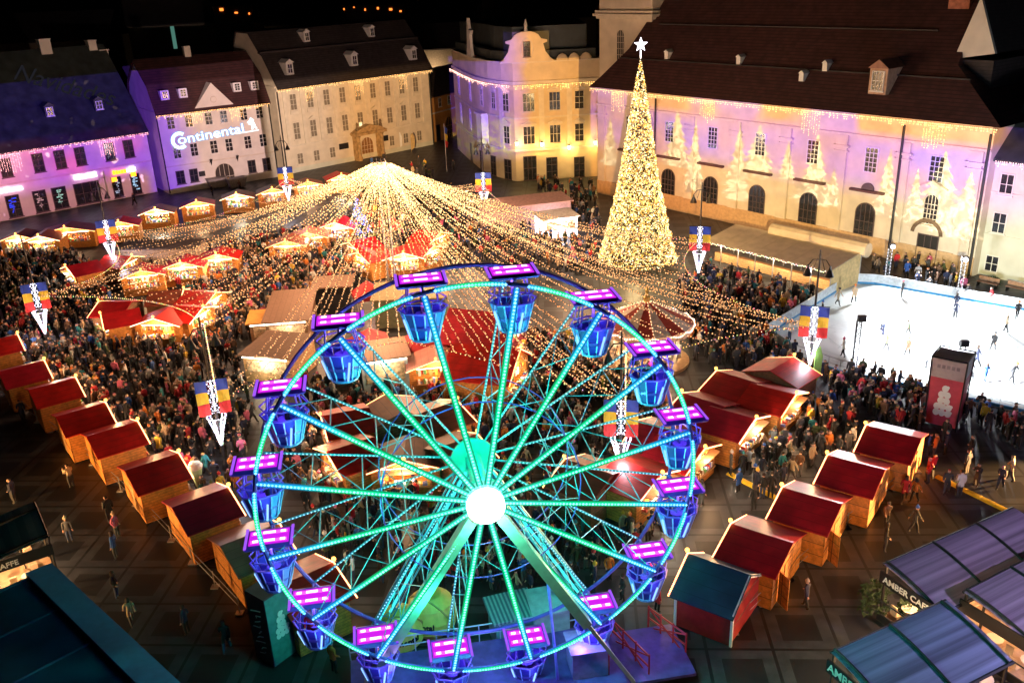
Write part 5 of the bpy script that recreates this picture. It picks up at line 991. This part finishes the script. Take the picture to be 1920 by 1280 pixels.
o = gp(98, 1060, 3.3); e1 = gp(345, 1290, 3.3)-o; e2 = gp(-190, 1190, 3.3)-o; t = thing('blue_roof', 'big dark blue sheet roof filling the bottom left corner', 'roof', (o[0], o[1], 0)); b = MB()
navy = M('navy_sheet', (.03, .12, .21), .32, .3, .6); P0 = np.array([0, 0, 3.3]); b.prism([P0, P0+e1, P0+e1+e2, P0+e2][::-1], (0, 0, -.12)); b.build('sheet', navy, t)
b = MB(); x_ = unit(e1); y_ = unit(e2); b.hexa([P0, P0+e1, P0+e1+y_*1.25, P0+y_*1.25], [P0+[0, 0, .18], P0+e1+[0, 0, .18], P0+e1+y_*1.25+[0, 0, .28], P0+y_*1.25+[0, 0, .28]]); b.build('edge_beam', M('blue_sheet', (.03, .20, .40), .35, .1), t)
b = MB()
for k in range(5): p = P0+e1*(.02+k*.27)+y_*1.25; b.beam(p+[0, 0, .05], p+e2+[0, 0, .05], .07, .1)
b.build('roof_rib', M('rib_blue', (.05, .16, .26), .4), t); b = MB()
for s1, s2 in ((.05, .05), (.95, .05), (.05, .9), (.95, .9)): p = P0+e1*s1+e2*s2; b.tube([(p[0], p[1], 0), (p[0], p[1], 3.2)], .09, 6)
b.build('post', dark, t)

# ------------------------------------------------------------------ the dark town behind
lw = [G('town_window', (1., .55, .18), .9), G('town_window_green', (.10, .28, .22), .5), G('town_orange', (1., .22, .03), 2.)]
for i, (px, py, dist, w, h, lit) in enumerate(((318, 40, 205, 16, 9, 1), (428, 6, 250, 22, 12, 2), (560, 40, 240, 20, 11, None), (705, 4, 280, 22, 12, 2), (808, 86, 225, 14, 10, 3), (870, 40, 300, 24, 12, 0), (1010, 30, 230, 26, 13, None), (1090, 6, 260, 22, 14, 2), (120, 70, 215, 22, 9, None), (1888, 75, 135, 5, 9, 3), (1868, 152, 118, 9, 9, 1), (-60, 60, 240, 24, 12, None))):
    d = ray(px, py); d = d/np.hypot(d[0], d[1]); p = d*dist; rot = random.uniform(-.3, .5); zb = CH+p[2]-h
    t = thing('town_house', ['distant dark town house with a few lit windows', 'dark town house with one greenish lit window strip', 'far town house with orange lights under its roof', 'cream walled house peeping out of the dark', 'unlit dark town house in the distance'][4 if lit is None else lit]+' '+({318: 'behind the mansard house', 1868: 'right of the church roof', 428: 'left of the palace roof', 705: 'behind the palace roof', 1090: 'behind the corner building', 808: 'between palace and corner building', 1888: 'right of the white gable'}.get(px, 'beyond the square')), 'building', (p[0], p[1], zb), rot, 'dark houses beyond the square')
    b = MB(); b.box(-w/2, w/2, -6, 6, -zb, -.001); b.build('basement_wall', M('night_hill', (.02, .02, .02), 1.), t)
    b = MB(); b.box(-w/2, w/2, -6, 6, 0, h); b.build('wall', M('night_wall', (.25, .2, .15), .9), t); gable_roof(t, -w/2-.4, w/2+.4, [(-6.6, h-.3), (0, h+5), (6.6, h-.3)], tile_d)
    if lit == 3: lamp('POINT', (0, -9, h-5), 900, (1, .7, .4), .3, t, 'street_light')
    if lit in (0, 1, 2):
        b = MB()
        if lit == 1: b.box(-.35, .35, -6.06, -6.0, h-5, h-.8)
        elif lit == 2:
            for k in range(7): x = -w/2+w*(k+random.random()*.6)/7; z = h-random.uniform(.6, 2.4); b.box(x, x+random.uniform(.3, .9), -6.1, -6.0, z-random.uniform(.25, .7), z)
        else:
            for k in range(4): x = random.uniform(-w/2+1, w/2-2); b.box(x, x+.8, -6.06, -6.0, h-3.2, h-1.8)
        b.build('lit_window', lw[{0: 0, 1: 1, 2: 2}[lit]], t)
g = MB(); g.add([(-700, 420, -1), (700, 420, -1), (900, 900, 35), (-900, 900, 30)], [(0, 1, 2, 3)]); struct('hills', g, M('night_hill', (.02, .02, .02), 1.))

# ------------------------------------------------------------------ people
PM = {n: M('person_'+n, c, .8, .12, 9.) for n, c in dict(skin=(.52, .30, .21), shoe=(.03, .025, .02), hair=(.035, .02, .012)).items()}
PM['coat'] = attr_mat('person_coat', 'OBJECT', 'coat'); PM['legs'] = attr_mat('person_trousers', 'OBJECT', 'legs'); PM['hat'] = attr_mat('person_hat', 'OBJECT', 'hat')
def person_mesh(nm, arms, stride, lean=0., long_=False, sub=1, crouch=0.):
    V = []; E_ = []; Rr = []; K = []
    def add(p, r, par, kind): V.append(p); Rr.append(r); K.append(kind); E_.append((par, len(V)-1)) if par is not None else None; return len(V)-1
    ly = lambda z: lean*(z-.9)
    pel = add((0, ly(.95), .95-crouch), (.165, .125), None, 'coat'); wst = add((0, ly(1.12), 1.12-crouch), (.16, .12), pel, 'coat'); che = add((0, ly(1.33), 1.33-crouch), (.19, .135), wst, 'coat'); shl = add((0, ly(1.44), 1.44-crouch), (.13, .1), che, 'coat')
    nek = add((0, ly(1.5)+.01, 1.52-crouch), (.058, .058), shl, 'skin'); chin = add((0, ly(1.6)+.03, 1.585-crouch), (.075, .085), nek, 'skin'); brow = add((0, ly(1.66)+.02, 1.66-crouch), (.085, .1), chin, 'skin'); top = add((0, ly(1.7)+.01, 1.725-crouch), (.06, .07), brow, 'skin')
    for i, s_ in enumerate((-1, 1)):
        st = stride*s_; hip = add((.1*s_, ly(.86), .86-crouch), (.1, .105), pel, 'legs' if not long_ else 'coat'); kn = add((.105*s_, st*.45+.03+crouch*.8, .5-crouch*.5), (.076, .08), hip, 'legs'); an = add((.11*s_, st-.02, .1+abs(min(0, st))*.25), (.052, .055), kn, 'legs'); add((.12*s_, st+.12, .055+abs(min(0, st))*.1), (.045, .04), an, 'shoe')
        a = arms[i]; sh = add((.19*s_, ly(1.42), 1.415-crouch), (.078, .078), shl, 'coat'); el = add(((.19+a[0])*s_, ly(1.2)+a[1], 1.15+a[2]-crouch), (.06, .06), sh, 'coat'); wr = add(((.19+a[3])*s_, ly(1.0)+a[4], .93+a[5]-crouch), (.045, .045), el, 'coat'); hd = np.array([(.19+a[3])*s_, ly(1.0)+a[4], .93+a[5]-crouch]); dv = unit(hd-np.array([(.19+a[0])*s_, ly(1.2)+a[1], 1.15+a[2]-crouch])); ha = add(tuple(hd+dv*.1), (.04, .03), wr, 'skin')
        if sub > 1:
            sx = unit(np.cross(dv, (0.3, 1, .2)))
            for q in range(4): f = hd+dv*.1+sx*(.03*(q-1.5)); g1 = add(tuple(f+dv*.03), (.011, .011), ha, 'skin'); add(tuple(f+dv*(.075-.006*abs(q-1.5))+np.array([0, .012, 0])), (.009, .009), g1, 'skin')
            add(tuple(hd+dv*.06+sx*.06+[0, .02, 0]), (.012, .012), ha, 'skin')
    me = bpy.data.meshes.new('t'); me.from_pydata(V, E_, []); o = bpy.data.objects.new('t', me); COL.objects.link(o)
    sk = o.modifiers.new('s', 'SKIN'); sk.use_smooth_shade = True; sk.branch_smoothing = .6
    for i, r in enumerate(Rr): me.skin_vertices[0].data[i].radius = r
    me.skin_vertices[0].data[0].use_root = True
    if sub: m_ = o.modifiers.new('u', 'SUBSURF'); m_.levels = 1; m_.render_levels = 1
    dg = bpy.context.evaluated_depsgraph_get(); out = bpy.data.meshes.new_from_object(o.evaluated_get(dg)); bpy.data.objects.remove(o)
    Va = np.array(V); order = ['coat', 'legs', 'skin', 'shoe']; out.materials.clear(); [out.materials.append(PM[k]) for k in order]
    seg = [(Va[a], Va[b_], (Rr[a][0]+Rr[b_][0])/2, K[b_]) for a, b_ in E_]; idx = []
    for p in out.polygons:
        c = np.array(p.center); best = None
        for a, b_, r, k in seg:
            t_ = np.clip(((c-a)@(b_-a))/((b_-a)@(b_-a)), 0, 1); d_ = np.linalg.norm(c-a-(b_-a)*t_)-r
            if best is None or d_ < best[0]: best = (d_, k)
        k = best[1]
        if k == 'legs' and long_ and c[2] > .62: k = 'coat'
        if k == 'legs' and c[2] > .80-crouch: k = 'coat'
        idx.append(order.index(k))
    out.polygons.foreach_set('material_index', idx); out.polygons.foreach_set('use_smooth', [True]*len(idx)); out.name = nm; return out
dn = (.05, -.02, 0, .07, .03, 0); dn2 = (.06, -.05, .01, .03, .12, .06); up = (.06, .12, .02, .0, .28, .42); fw = (.05, .05, .0, -.02, .26, .18); sw = (.05, -.12, .02, .05, -.2, .05); sf = (.05, .1, .02, .04, .24, .1); outw = (.22, .0, .05, .42, .05, .1)
POSE = {'standing still': ((dn, dn2), .0, 0, False, 0), 'standing in a long coat': ((dn2, dn), .03, 0, True, 0), 'walking': ((sw, sf), .22, .05, False, 0), 'striding along': ((sf, sw), .3, .08, True, 0), 'holding up a phone': ((up, up), .02, -.03, False, 0), 'holding a cup': ((fw, dn), .04, 0, False, 0), 'skating with arms out': ((outw, outw), .26, .22, False, .06)}
FULL = {k: person_mesh('person', *v[:3], v[3], 2, v[4]) for k, v in POSE.items()}
LOW = {k: person_mesh('crowd_body', *v[:3], v[3], 0, v[4]) for k, v in POSE.items() if k not in ('skating with arms out',)}
hb = MB(); hb.lathe([(.102, 1.62), (.112, 1.68), (.1, 1.745), (.06, 1.785), (.005, 1.80)], 10, 0, None, (0, -.0)); HAIR = hb.mesh('hair', PM['hair'])
hb.lathe([(.1, 1.5), (.108, 1.62)], 10); LHAIR = hb.mesh('long_hair', PM['hair'])
hb = MB(); hb.lathe([(.112, 1.665), (.118, 1.70), (.108, 1.75), (.07, 1.80), (.01, 1.82)], 10, 0, None, (0, .005)); hb.sph((0, 0, 1.85), .045, 6); HAT = hb.mesh('knit_hat', PM['hat'])
COATS = [('black', (.008, .008, .01), 10), ('navy', (.015, .02, .05), 5), ('dark grey', (.05, .05, .055), 5), ('brown', (.10, .05, .025), 3), ('red', (.40, .015, .02), 2.2), ('beige', (.38, .29, .19), 2), ('white', (.55, .53, .5), 1.6), ('orange', (.55, .16, .02), .9), ('teal', (.02, .18, .2), 1.), ('pink', (.55, .12, .22), .9), ('mustard yellow', (.5, .32, .03), .7), ('olive green', (.06, .08, .03), 1.5), ('blue', (.03, .10, .35), 1.2)]
cw = np.array([c[2] for c in COATS]); cw = cw/cw.sum()
def inpoly(p, poly):
    x, y = p; r_ = False
    for (x1, y1), (x2, y2) in zip(poly, poly[1:]+poly[:1]):
        if (y1 > y) != (y2 > y) and x < (x2-x1)*(y-y1)/(y2-y1)+x1: r_ = not r_
    return r_
def free(p, m=.15):
    for c, d, l, w in BLOCK:
        q = np.array([p[0]-c[0], p[1]-c[1]]); a = abs(q[0]*d[0]+q[1]*d[1]); s = abs(-q[0]*d[1]+q[1]*d[0])
        if a < l+m and s < w+m: return False
    return True
AREAS = [([(0, 480), (110, 470), (170, 500), (240, 620), (420, 600), (480, 770), (450, 930), (395, 955), (345, 915), (270, 857), (208, 815), (152, 770), (92, 735), (40, 700), (0, 665)], 1.1, 'in the dense crowd between the left hut row and the light canopy'),
         ([(240, 500), (420, 470), (640, 430), (720, 500), (560, 640), (430, 640), (330, 540)], .95, 'in the crowd under the left light strings'),
         ([(640, 380), (900, 400), (1120, 470), (1120, 520), (900, 500), (700, 510)], .8, 'in the crowd under the canopy mast'),
         ([(1270, 540), (1320, 505), (1530, 562), (1440, 625), (1530, 700), (1500, 740), (1400, 690), (1300, 690)], 1.25, 'in the packed crowd between the carousel and the ice rink'),
         ([(1530, 712), (1600, 700), (1700, 735), (1780, 765), (1920, 800), (1920, 850), (1830, 800), (1700, 815), (1590, 775)], 1.7, 'watching along the near side of the ice rink'),
         ([(1440, 770), (1540, 760), (1640, 830), (1500, 890), (1440, 960), (1380, 880)], 1.0, 'in the alley between the right hut rows'),
         ([(1310, 905), (1370, 890), (1450, 950), (1340, 1010), (1290, 1010)], .22, 'on the light paving right of the wheel'),
         ([(560, 720), (700, 730), (900, 700), (1200, 700), (1280, 820), (1230, 1000), (1130, 1110), (900, 1130), (640, 1100), (560, 960), (500, 870), (560, 800)], .85, 'among the huts behind the ferris wheel'),
         ([(860, 640), (1130, 640), (1250, 690), (1250, 740), (1000, 740)], .9, 'in the crowd behind the upper spokes of the wheel'),
         ([(1610, 505), (1740, 500), (1830, 545), (1900, 590), (1860, 585), (1720, 545)], .45, 'behind the ice rink by the church door'),
         ([(1150, 1110), (1260, 1120), (1290, 1190), (1220, 1200)], .5, 'queueing by the red railings of the wheel'),
         ([(0, 760), (120, 800), (240, 900), (420, 1120), (430, 1280), (330, 1280), (120, 1050), (0, 940)], .055, 'on the dark paving behind the left hut row'),
         ([(1600, 930), (1760, 820), (1900, 900), (1800, 960), (1650, 1040)], .3, 'on the dark paving behind the right hut row'),
         ([(1400, 1190), (1560, 1080), (1640, 1060), (1560, 1200), (1450, 1280)], .09, 'on the dark paving before the café terraces'),
         ([(410, 1160), (560, 1240), (640, 1180), (640, 1280), (440, 1280)], .2, 'in the shadow by the dark info tower'),
         ([(1000, 345), (1110, 350), (1130, 460), (1080, 420)], .5, 'in the crowd below the corner building'),
         ([(560, 325), (800, 290), (860, 320), (850, 370), (700, 320)], .06, 'on the open paving in front of the palace'),
         ([(230, 390), (330, 365), (520, 335), (540, 345), (300, 385)], .04, 'on the paving below the arched gate')]
cand = []
for poly, dens, place in AREAS:
    wp = [tuple(gp(*p)[:2]) for p in poly]; xs, ys = zip(*wp); A_ = abs(sum(x1*y2-x2*y1 for (x1, y1), (x2, y2) in zip(wp, wp[1:]+wp[:1])))/2
    n = int(A_*dens); k = 0; tries = 0; mine = []
    while k < n and tries < n*30:
        tries += 1; p = (random.uniform(min(xs), max(xs)), random.uniform(min(ys), max(ys)))
        if not inpoly(p, wp) or not free(p) or inpoly(p, RK): continue
        if any((p[0]-q[0])**2+(p[1]-q[1])**2 < .2 for q in mine[-60:]): continue
        mine.append(p); cand.append((math.hypot(p[0], p[1]-0), p, place)); k += 1
skaters = [gp(*p) for p in ((1650, 632), (1703, 628), (1790, 600), (1830, 690), (1845, 720), (1818, 712), (1570, 575), (1600, 570), (1690, 560), (1790, 585), (1735, 700), (1580, 672), (1660, 662), (1885, 625), (1905, 600), (1480, 640), (1700, 670), (1860, 660), (1895, 720), (1540, 600), (1655, 640))]
cand.sort(key=lambda c: c[0]); near, far = cand[:278], cand[278:]
used = {}
def make_person(p, place, pose, z=0., cat='person', grp=None):
    ci = rng.choice(len(COATS), p=cw); cn, cc_, _ = COATS[ci]; jig = rng.uniform(.75, 1.3); hatted = random.random() < .45
    hn, hc, _ = COATS[rng.choice(len(COATS))]; tn, tc_ = random.choice((('dark', (.02, .02, .025)), ('blue', (.03, .05, .11)), ('grey', (.08, .08, .08)), ('black', (.01, .01, .01))))
    o = link('person', FULL[pose]); o.location = (p[0], p[1], z); o.rotation_euler = (0, 0, random.random()*6.28); s = random.uniform(.92, 1.06) if random.random() > .1 else random.uniform(.62, .75); o.scale = (s, s, s)
    o['coat'] = [c*jig for c in cc_]; o['legs'] = tc_
    hd = link('hat' if hatted else 'hair', HAT if hatted else random.choice((HAIR, HAIR, LHAIR)), o); hd['hat'] = [c*1.2 for c in hc]
    mv = POSE[pose]; hd.location = (0, mv[2]*.85, -mv[4]*1.0)
    lab = f"{'child' if s < .8 else 'person'} in a {cn} coat and {tn} trousers{' with a '+hn+' hat' if hatted else ''}, {pose}, {place}"
    ws = lab.split()
    if len(ws) > 16: lab = f"{'child' if s < .8 else 'person'} in a {cn} coat{' and '+hn+' hat' if hatted else ''} {pose} {place}"
    if len(lab.split()) > 16: lab = f"person in a {cn} coat{' and '+hn+' hat' if hatted else ''} {place}"
    if len(lab.split()) > 16: lab = ' '.join(f"person in a {cn} coat {place}".split()[:16])
    tag(o, lab, 'person', grp or ('people '+place)); return o
stand = ['standing still', 'standing in a long coat', 'holding a cup', 'walking', 'striding along', 'holding up a phone', 'standing still', 'standing in a long coat']
for d_, p, place in near: make_person(p, place, random.choice(stand) if 'dark paving' not in place else random.choice(('walking', 'striding along', 'standing still')))
for p in skaters: make_person(p, 'on the white ice rink', random.choice(('skating with arms out', 'walking', 'striding along', 'standing still')), .1, grp='skaters on the ice rink')
names_ = list(LOW); vv, ff, cc2 = [], [], []; off = 0; arr = {}
for k, me in LOW.items():
    co = np.empty(len(me.vertices)*3); me.vertices.foreach_get('co', co); co = co.reshape(-1, 3); mi = np.zeros(len(co), int); fs = []
    for pl in me.polygons:
        fs.append(tuple(pl.vertices))
        for v in pl.vertices: mi[v] = max(mi[v], pl.material_index) if pl.material_index != 0 or mi[v] == 0 else mi[v]
    hairv = (co[:, 2] > 1.69) | ((co[:, 2] > 1.6) & (co[:, 1] < -.03)); mi[hairv & (np.abs(co[:, 0]) < .14)] = 4; arr[k] = (co, mi, fs)
for d_, p, place in far[:3600]:
    co, mi, fs = arr[random.choice(stand)]; a = random.random()*6.28; s = random.uniform(.9, 1.06); r_ = np.array([[math.cos(a), -math.sin(a), 0], [math.sin(a), math.cos(a), 0], [0, 0, 1]])
    q = (co*s)@r_.T+np.array([p[0], p[1], 0]); c1 = np.array(COATS[rng.choice(len(COATS), p=cw)][1])*rng.uniform(.8, 1.3); hc = np.array(COATS[rng.choice(len(COATS))][1]) if random.random() < .4 else np.array((.035, .02, .012))
    pal = np.array([c1, (.025, .025, .03), (.5, .29, .2), (.02, .02, .02), hc]); vv.append(q); cc2.append(pal[mi]); ff += [tuple(i+off for i in f) for f in fs]; off += len(q)
me = bpy.data.meshes.new('crowd'); me.from_pydata(np.concatenate(vv).tolist(), [], ff); me.materials.append(attr_mat('crowd_clothes')); a_ = me.color_attributes.new('col', 'FLOAT_COLOR', 'POINT'); c4 = np.ones((off, 4)); c4[:, :3] = np.concatenate(cc2); a_.data.foreach_set('color', c4.ravel())
tag(link('crowd', me), 'dense far crowd filling the market between the huts', 'crowd', None, 'stuff')
print('people', len(near), 'crowd', len(far), 'faces', len(ff))

# ------------------------------------------------------------------ light thrown on the facades by the projectors on the mast
def proj_spot(F, pos, power, build, size=130, v=0.):
    pos = np.array(pos); l = lamp('SPOT', tuple(pos), power, (1, 1, 1), 0., None, 'projector_light', spot_size=R(size), spot_blend=.15)
    d = F.n; x = -F.d; z = np.array([0, 0, 1.]); x = F.d      # local axes: x along the facade, y up, -z into the wall
    l.matrix_world = Matrix(((x[0], 0, -d[0], pos[0]), (x[1], 0, -d[1], pos[1]), (x[2], 1, -d[2], pos[2]), (0, 0, 0, 1)))
    rel = pos-F.P; u0 = rel@F.d; dist = -(rel@F.n)+v; z0 = pos[2]
    li = l.data; li.use_nodes = True; nt = li.node_tree; em = nt.nodes['Emission']
    tc = nt.nodes.new('ShaderNodeTexCoord'); sp = nt.nodes.new('ShaderNodeSeparateXYZ'); nt.links.new(tc.outputs['Normal'], sp.inputs[0])
    def mth(op, a, b=None, c=None):
        n = nt.nodes.new('ShaderNodeMath'); n.operation = op
        for i, k in enumerate((a, b, c)):
            if k is None: continue
            if isinstance(k, (int, float)): n.inputs[i].default_value = k
            else: nt.links.new(k, n.inputs[i])
        return n.outputs[0]
    az = mth('ABSOLUTE', sp.outputs['Z']); U = mth('MULTIPLY_ADD', mth('DIVIDE', sp.outputs['X'], az), dist, u0); Z = mth('MULTIPLY_ADD', mth('DIVIDE', sp.outputs['Y'], az), dist, z0)
    col = build(nt, mth, U, Z); nt.links.new(col, em.inputs['Color']); return l
def mixc(nt, f, a, b):
    n = nt.nodes.new('ShaderNodeMix'); n.data_type = 'RGBA'; n.clamp_factor = True
    for s_, k in (('Factor', f), ('A', a), ('B', b)):
        if isinstance(k, tuple): n.inputs[s_].default_value = k+(1,)
        elif isinstance(k, (int, float)): n.inputs[s_].default_value = k
        else: nt.links.new(k, n.inputs[s_])
    return n.outputs['Result']
def noise(nt, U, Z, sc, det=3, dist_=0.):
    c = nt.nodes.new('ShaderNodeCombineXYZ'); nt.links.new(U, c.inputs[0]); nt.links.new(Z, c.inputs[1]); n = nt.nodes.new('ShaderNodeTexNoise'); n.inputs['Scale'].default_value = sc; n.inputs['Detail'].default_value = det; n.inputs['Distortion'].default_value = dist_; nt.links.new(c.outputs[0], n.inputs[0]); return n.outputs[0]
def church_slide(nt, mth, U, Z):
    n1 = noise(nt, U, Z, .09, 2); n2 = noise(nt, U, Z, 1.1, 4, 1.2); sm = lambda a, lo, hi: mth('MULTIPLY', mth('MAXIMUM', mth('MINIMUM', mth('DIVIDE', mth('SUBTRACT', a, lo), hi-lo), 1.), 0.), 1.)
    low = mixc(nt, sm(U, 16., 30.), (1.05, .42, .07), (1., .66, .24)); low = mixc(nt, sm(U, 40, 50), low, (.78, .66, .34))
    top = mixc(nt, sm(n1, .42, .58), (.40, .15, 1.9), (.98, .38, .85)); base = mixc(nt, sm(mth('ADD', Z, mth('MULTIPLY', n1, 4.)), 8., 10.6), low, top)
    base = mixc(nt, sm(Z, 11.6, 13.4), base, mixc(nt, sm(n1, .45, .55), (1.2, .42, .06), (.5, .15, 1.3)))
    tot = None
    for uc, zb, ht, hw in ((3.4, 4.3, 7., 1.9), (15.8, 5.8, 7.5, 2.6), (18.9, 3.2, 9.3, 1.7), (25.8, 3.0, 9.5, 2.1), (28.7, 6.4, 6.2, 2.6), (32.8, 6.6, 4.6, 1.2), (36.6, 4.2, 8.2, 2.6), (39.0, 4.6, 4.2, 1.2), (45.4, 4.4, 7.4, 1.5), (48.6, 4.3, 5.8, 1.1), (51.2, 3.8, 8.4, 3.2), (54., 3.6, 7.0, 2.)):
        t = mth('DIVIDE', mth('SUBTRACT', Z, zb), ht); saw = mth('FRACT', mth('ADD', mth('MULTIPLY', t, 8.), mth('MULTIPLY', n2, 1.1))); w = mth('MULTIPLY', mth('SUBTRACT', 1., t), mth('SUBTRACT', hw*1.2, mth('MULTIPLY', saw, hw*.55)))
        m = mth('MULTIPLY', mth('LESS_THAN', mth('ABSOLUTE', mth('SUBTRACT', U, uc)), w), mth('GREATER_THAN', t, 0.)); tot = m if tot is None else mth('MAXIMUM', tot, m)
    tr = mixc(nt, sm(n2, .42, .58), (.80, .62, .32), (2.3, 1.9, 1.15)); base = mixc(nt, tot, base, tr)
    ins = mth('MULTIPLY', mth('MULTIPLY', mth('GREATER_THAN', U, -.5), mth('LESS_THAN', U, 70.)), mth('MULTIPLY', mth('GREATER_THAN', Z, .2), mth('LESS_THAN', Z, 14.9))); return mixc(nt, ins, (0, 0, 0), base)
TW = np.array([0., -7., 27.2]); t = thing('projection_tower', 'truss tower with two picture projectors, standing behind the view', 'tower', (0, -7, 0)); b = MB()
for sx in (-.6, .6):
    for sy in (-.6, .6): b.tube([(sx, sy, 0), (sx, sy, 26.6)], .08, 5)
for k in range(20): z = k*1.33; b.tube([(-.6, -.6, z), (.6, -.6, z+1.33)], .04, 4); b.tube([(.6, .6, z), (-.6, .6, z+1.33)], .04, 4)
b.box(-1.2, 1.2, -.8, .8, 26.6, 26.75); b.build('truss', dark, t)
for sx in (-.7, .7): b = MB(); b.box(sx-.3, sx+.3, -.6, .4, 26.76, 27.5); b.build('projector', dark, t)
proj_spot(FD, TW+[.7, .6, 0], 400000, church_slide, 128, WV)
def purple_slide(nt, mth, U, Z):
    n1 = noise(nt, U, Z, .12, 2); n2 = noise(nt, U, Z, .55, 1); sm = lambda a, lo, hi: mth('MAXIMUM', mth('MINIMUM', mth('DIVIDE', mth('SUBTRACT', a, lo), hi-lo), 1.), 0.)
    c = mixc(nt, sm(n1, .42, .6), (.26, .015, 1.), (.80, .06, .72)); c = mixc(nt, sm(U, 7., -4.), c, (1., .30, .42)); c = mixc(nt, sm(Z, 10.4, 11.2), c, (.16, .07, .9))
    c = mixc(nt, sm(Z, 4.6, 2.6), c, (.46, .17, .24)); c = mixc(nt, sm(n2, .68, .73), c, (1.7, .9, 1.5)); c = mixc(nt, sm(U, 19.5, 21.), c, (.24, .06, 1.)); c = mixc(nt, sm(U, 24.5, 29.5), c, (.80, .52, .50))
    return mixc(nt, mth('MULTIPLY', mth('MULTIPLY', mth('GREATER_THAN', Z, .1), mth('LESS_THAN', Z, 18.5)), mth('LESS_THAN', U, 40.8)), (0, 0, 0), c)
proj_spot(FA, TW+[-.7, .6, 0], 820000, purple_slide, 90)
def palace_slide(nt, mth, U, Z):
    sm = lambda a, lo, hi: mth('MAXIMUM', mth('MINIMUM', mth('DIVIDE', mth('SUBTRACT', a, lo), hi-lo), 1.), 0.)
    c = mixc(nt, sm(U, 2., 26.), (1.05, .74, .54), (1.15, .68, .30)); c = mixc(nt, sm(mth('ABSOLUTE', mth('SUBTRACT', U, 18.)), 9., 2.), c, (1.35, .70, .24)); c = mixc(nt, sm(U, -3., -1.), (0, 0, 0), c)
    c = mixc(nt, sm(U, 33.9, 34.), c, (0, 0, 0)); return mixc(nt, sm(Z, 14.8, 15.6), c, (.10, .07, .06))
proj_spot(FC, APEX+unit(FC.n)*1.3+[0, 0, .75], 150000, palace_slide, 140)
def corner_slide(nt, mth, U, Z):
    n1 = noise(nt, U, Z, .35, 3); n2 = noise(nt, U, Z, 1.3, 4, 1.5); sm = lambda a, lo, hi: mth('MAXIMUM', mth('MINIMUM', mth('DIVIDE', mth('SUBTRACT', a, lo), hi-lo), 1.), 0.)
    c = mixc(nt, sm(mth('ADD', U, mth('MULTIPLY', n1, 3.)), -.5, 4.), (.45, .20, 2.7), (1.25, .60, .14)); c = mixc(nt, mth('MULTIPLY', sm(U, 1., -1.), mth('MULTIPLY', sm(Z, 11., 7.5), sm(n2, .42, .55))), c, (1.9, 2.0, 1.3))
    c = mixc(nt, mth('MULTIPLY', mth('GREATER_THAN', Z, 18.), mth('GREATER_THAN', mth('ABSOLUTE', mth('SUBTRACT', U, uc)), 3.4)), c, (0, 0, 0))
    c = mixc(nt, sm(Z, 5., 3.), c, (.45, .28, .10)); return mixc(nt, mth('MULTIPLY', mth('MULTIPLY', mth('GREATER_THAN', U, -9.6), mth('LESS_THAN', U, 10.)), mth('MULTIPLY', mth('LESS_THAN', Z, 22.), mth('GREATER_THAN', Z, .2))), (0, 0, 0), c)
proj_spot(segs[5], TW+[0, .7, .2], 430000, corner_slide, 90)
# added floodlights, unseen outside the view, to brighten the backs of the hut rows
for (x, y, z, P_, dd, nm) in ((-42, 41, .55, 26000, (17, 10, 1.6), 'left'), (-36, 30, .55, 12000, (19, 18, 1.6), 'near left'), (42, 50, .55, 125000, (-25, -6, 3.2), 'right')):
    t = thing('added_floodlight_stand', 'added sodium floodlight brightening the hut backs, unseen outside the view on the '+nm, 'floodlight', (x, y, 0)); b = MB(); b.tube([(0, 0, 0), (0, 0, z)], .05, 6)
    for a in (0, 2.1, 4.2): b.tube([(0, 0, .3), (.6*math.cos(a), .6*math.sin(a), 0)], .03, 5)
    b.build('stand', dark, t); u = unit(dd)*.3; b = MB(); b.box(-.2, .2, -.2, .2, z-.2, z+.2); b.build('flood_head', dark, t)
    l = lamp('SPOT', (u[0], u[1], z), P_, SOD, .12, t, 'flood_light', spot_size=R(60 if x < 0 else 34), spot_blend=.5); aim(l, dd)
t = thing('added_street_lamp', 'added lilac white street lamp brightening the café awnings, unseen outside the view', 'street lamp', (29, 25, 0)); b = MB(); b.lathe([(.2, 0), (.16, .5), (.08, .8), (.06, 9)], 8); b.build('post', dark, t); b = MB(); b.lathe([(.12, 9.2), (.3, 9.05), (.3, 9.3), (.05, 9.5)], 10); b.build('lamp_head', dark, t); lamp('POINT', (0, 0, 8.9), 8000, (.70, .58, 1.), .15, t, 'street_light')  # lamp added out of view to brighten the café awnings
for k in (1, 3, 4, 6, 7, 9, 10, 14):
    q = rp(WR, ang[k], WD/2); v = Rw.inverted() @ Vector(tuple(q+np.array([random.uniform(-.25, .25), -.1, 0]))); o = make_person((v[0]+WX, v[1]+WY), 'riding in a gondola of the wheel', 'standing still', WZ+WR*math.sin(ang[k])-2.1, grp='riders in the gondolas'); o.scale = (.92, .92, .92)
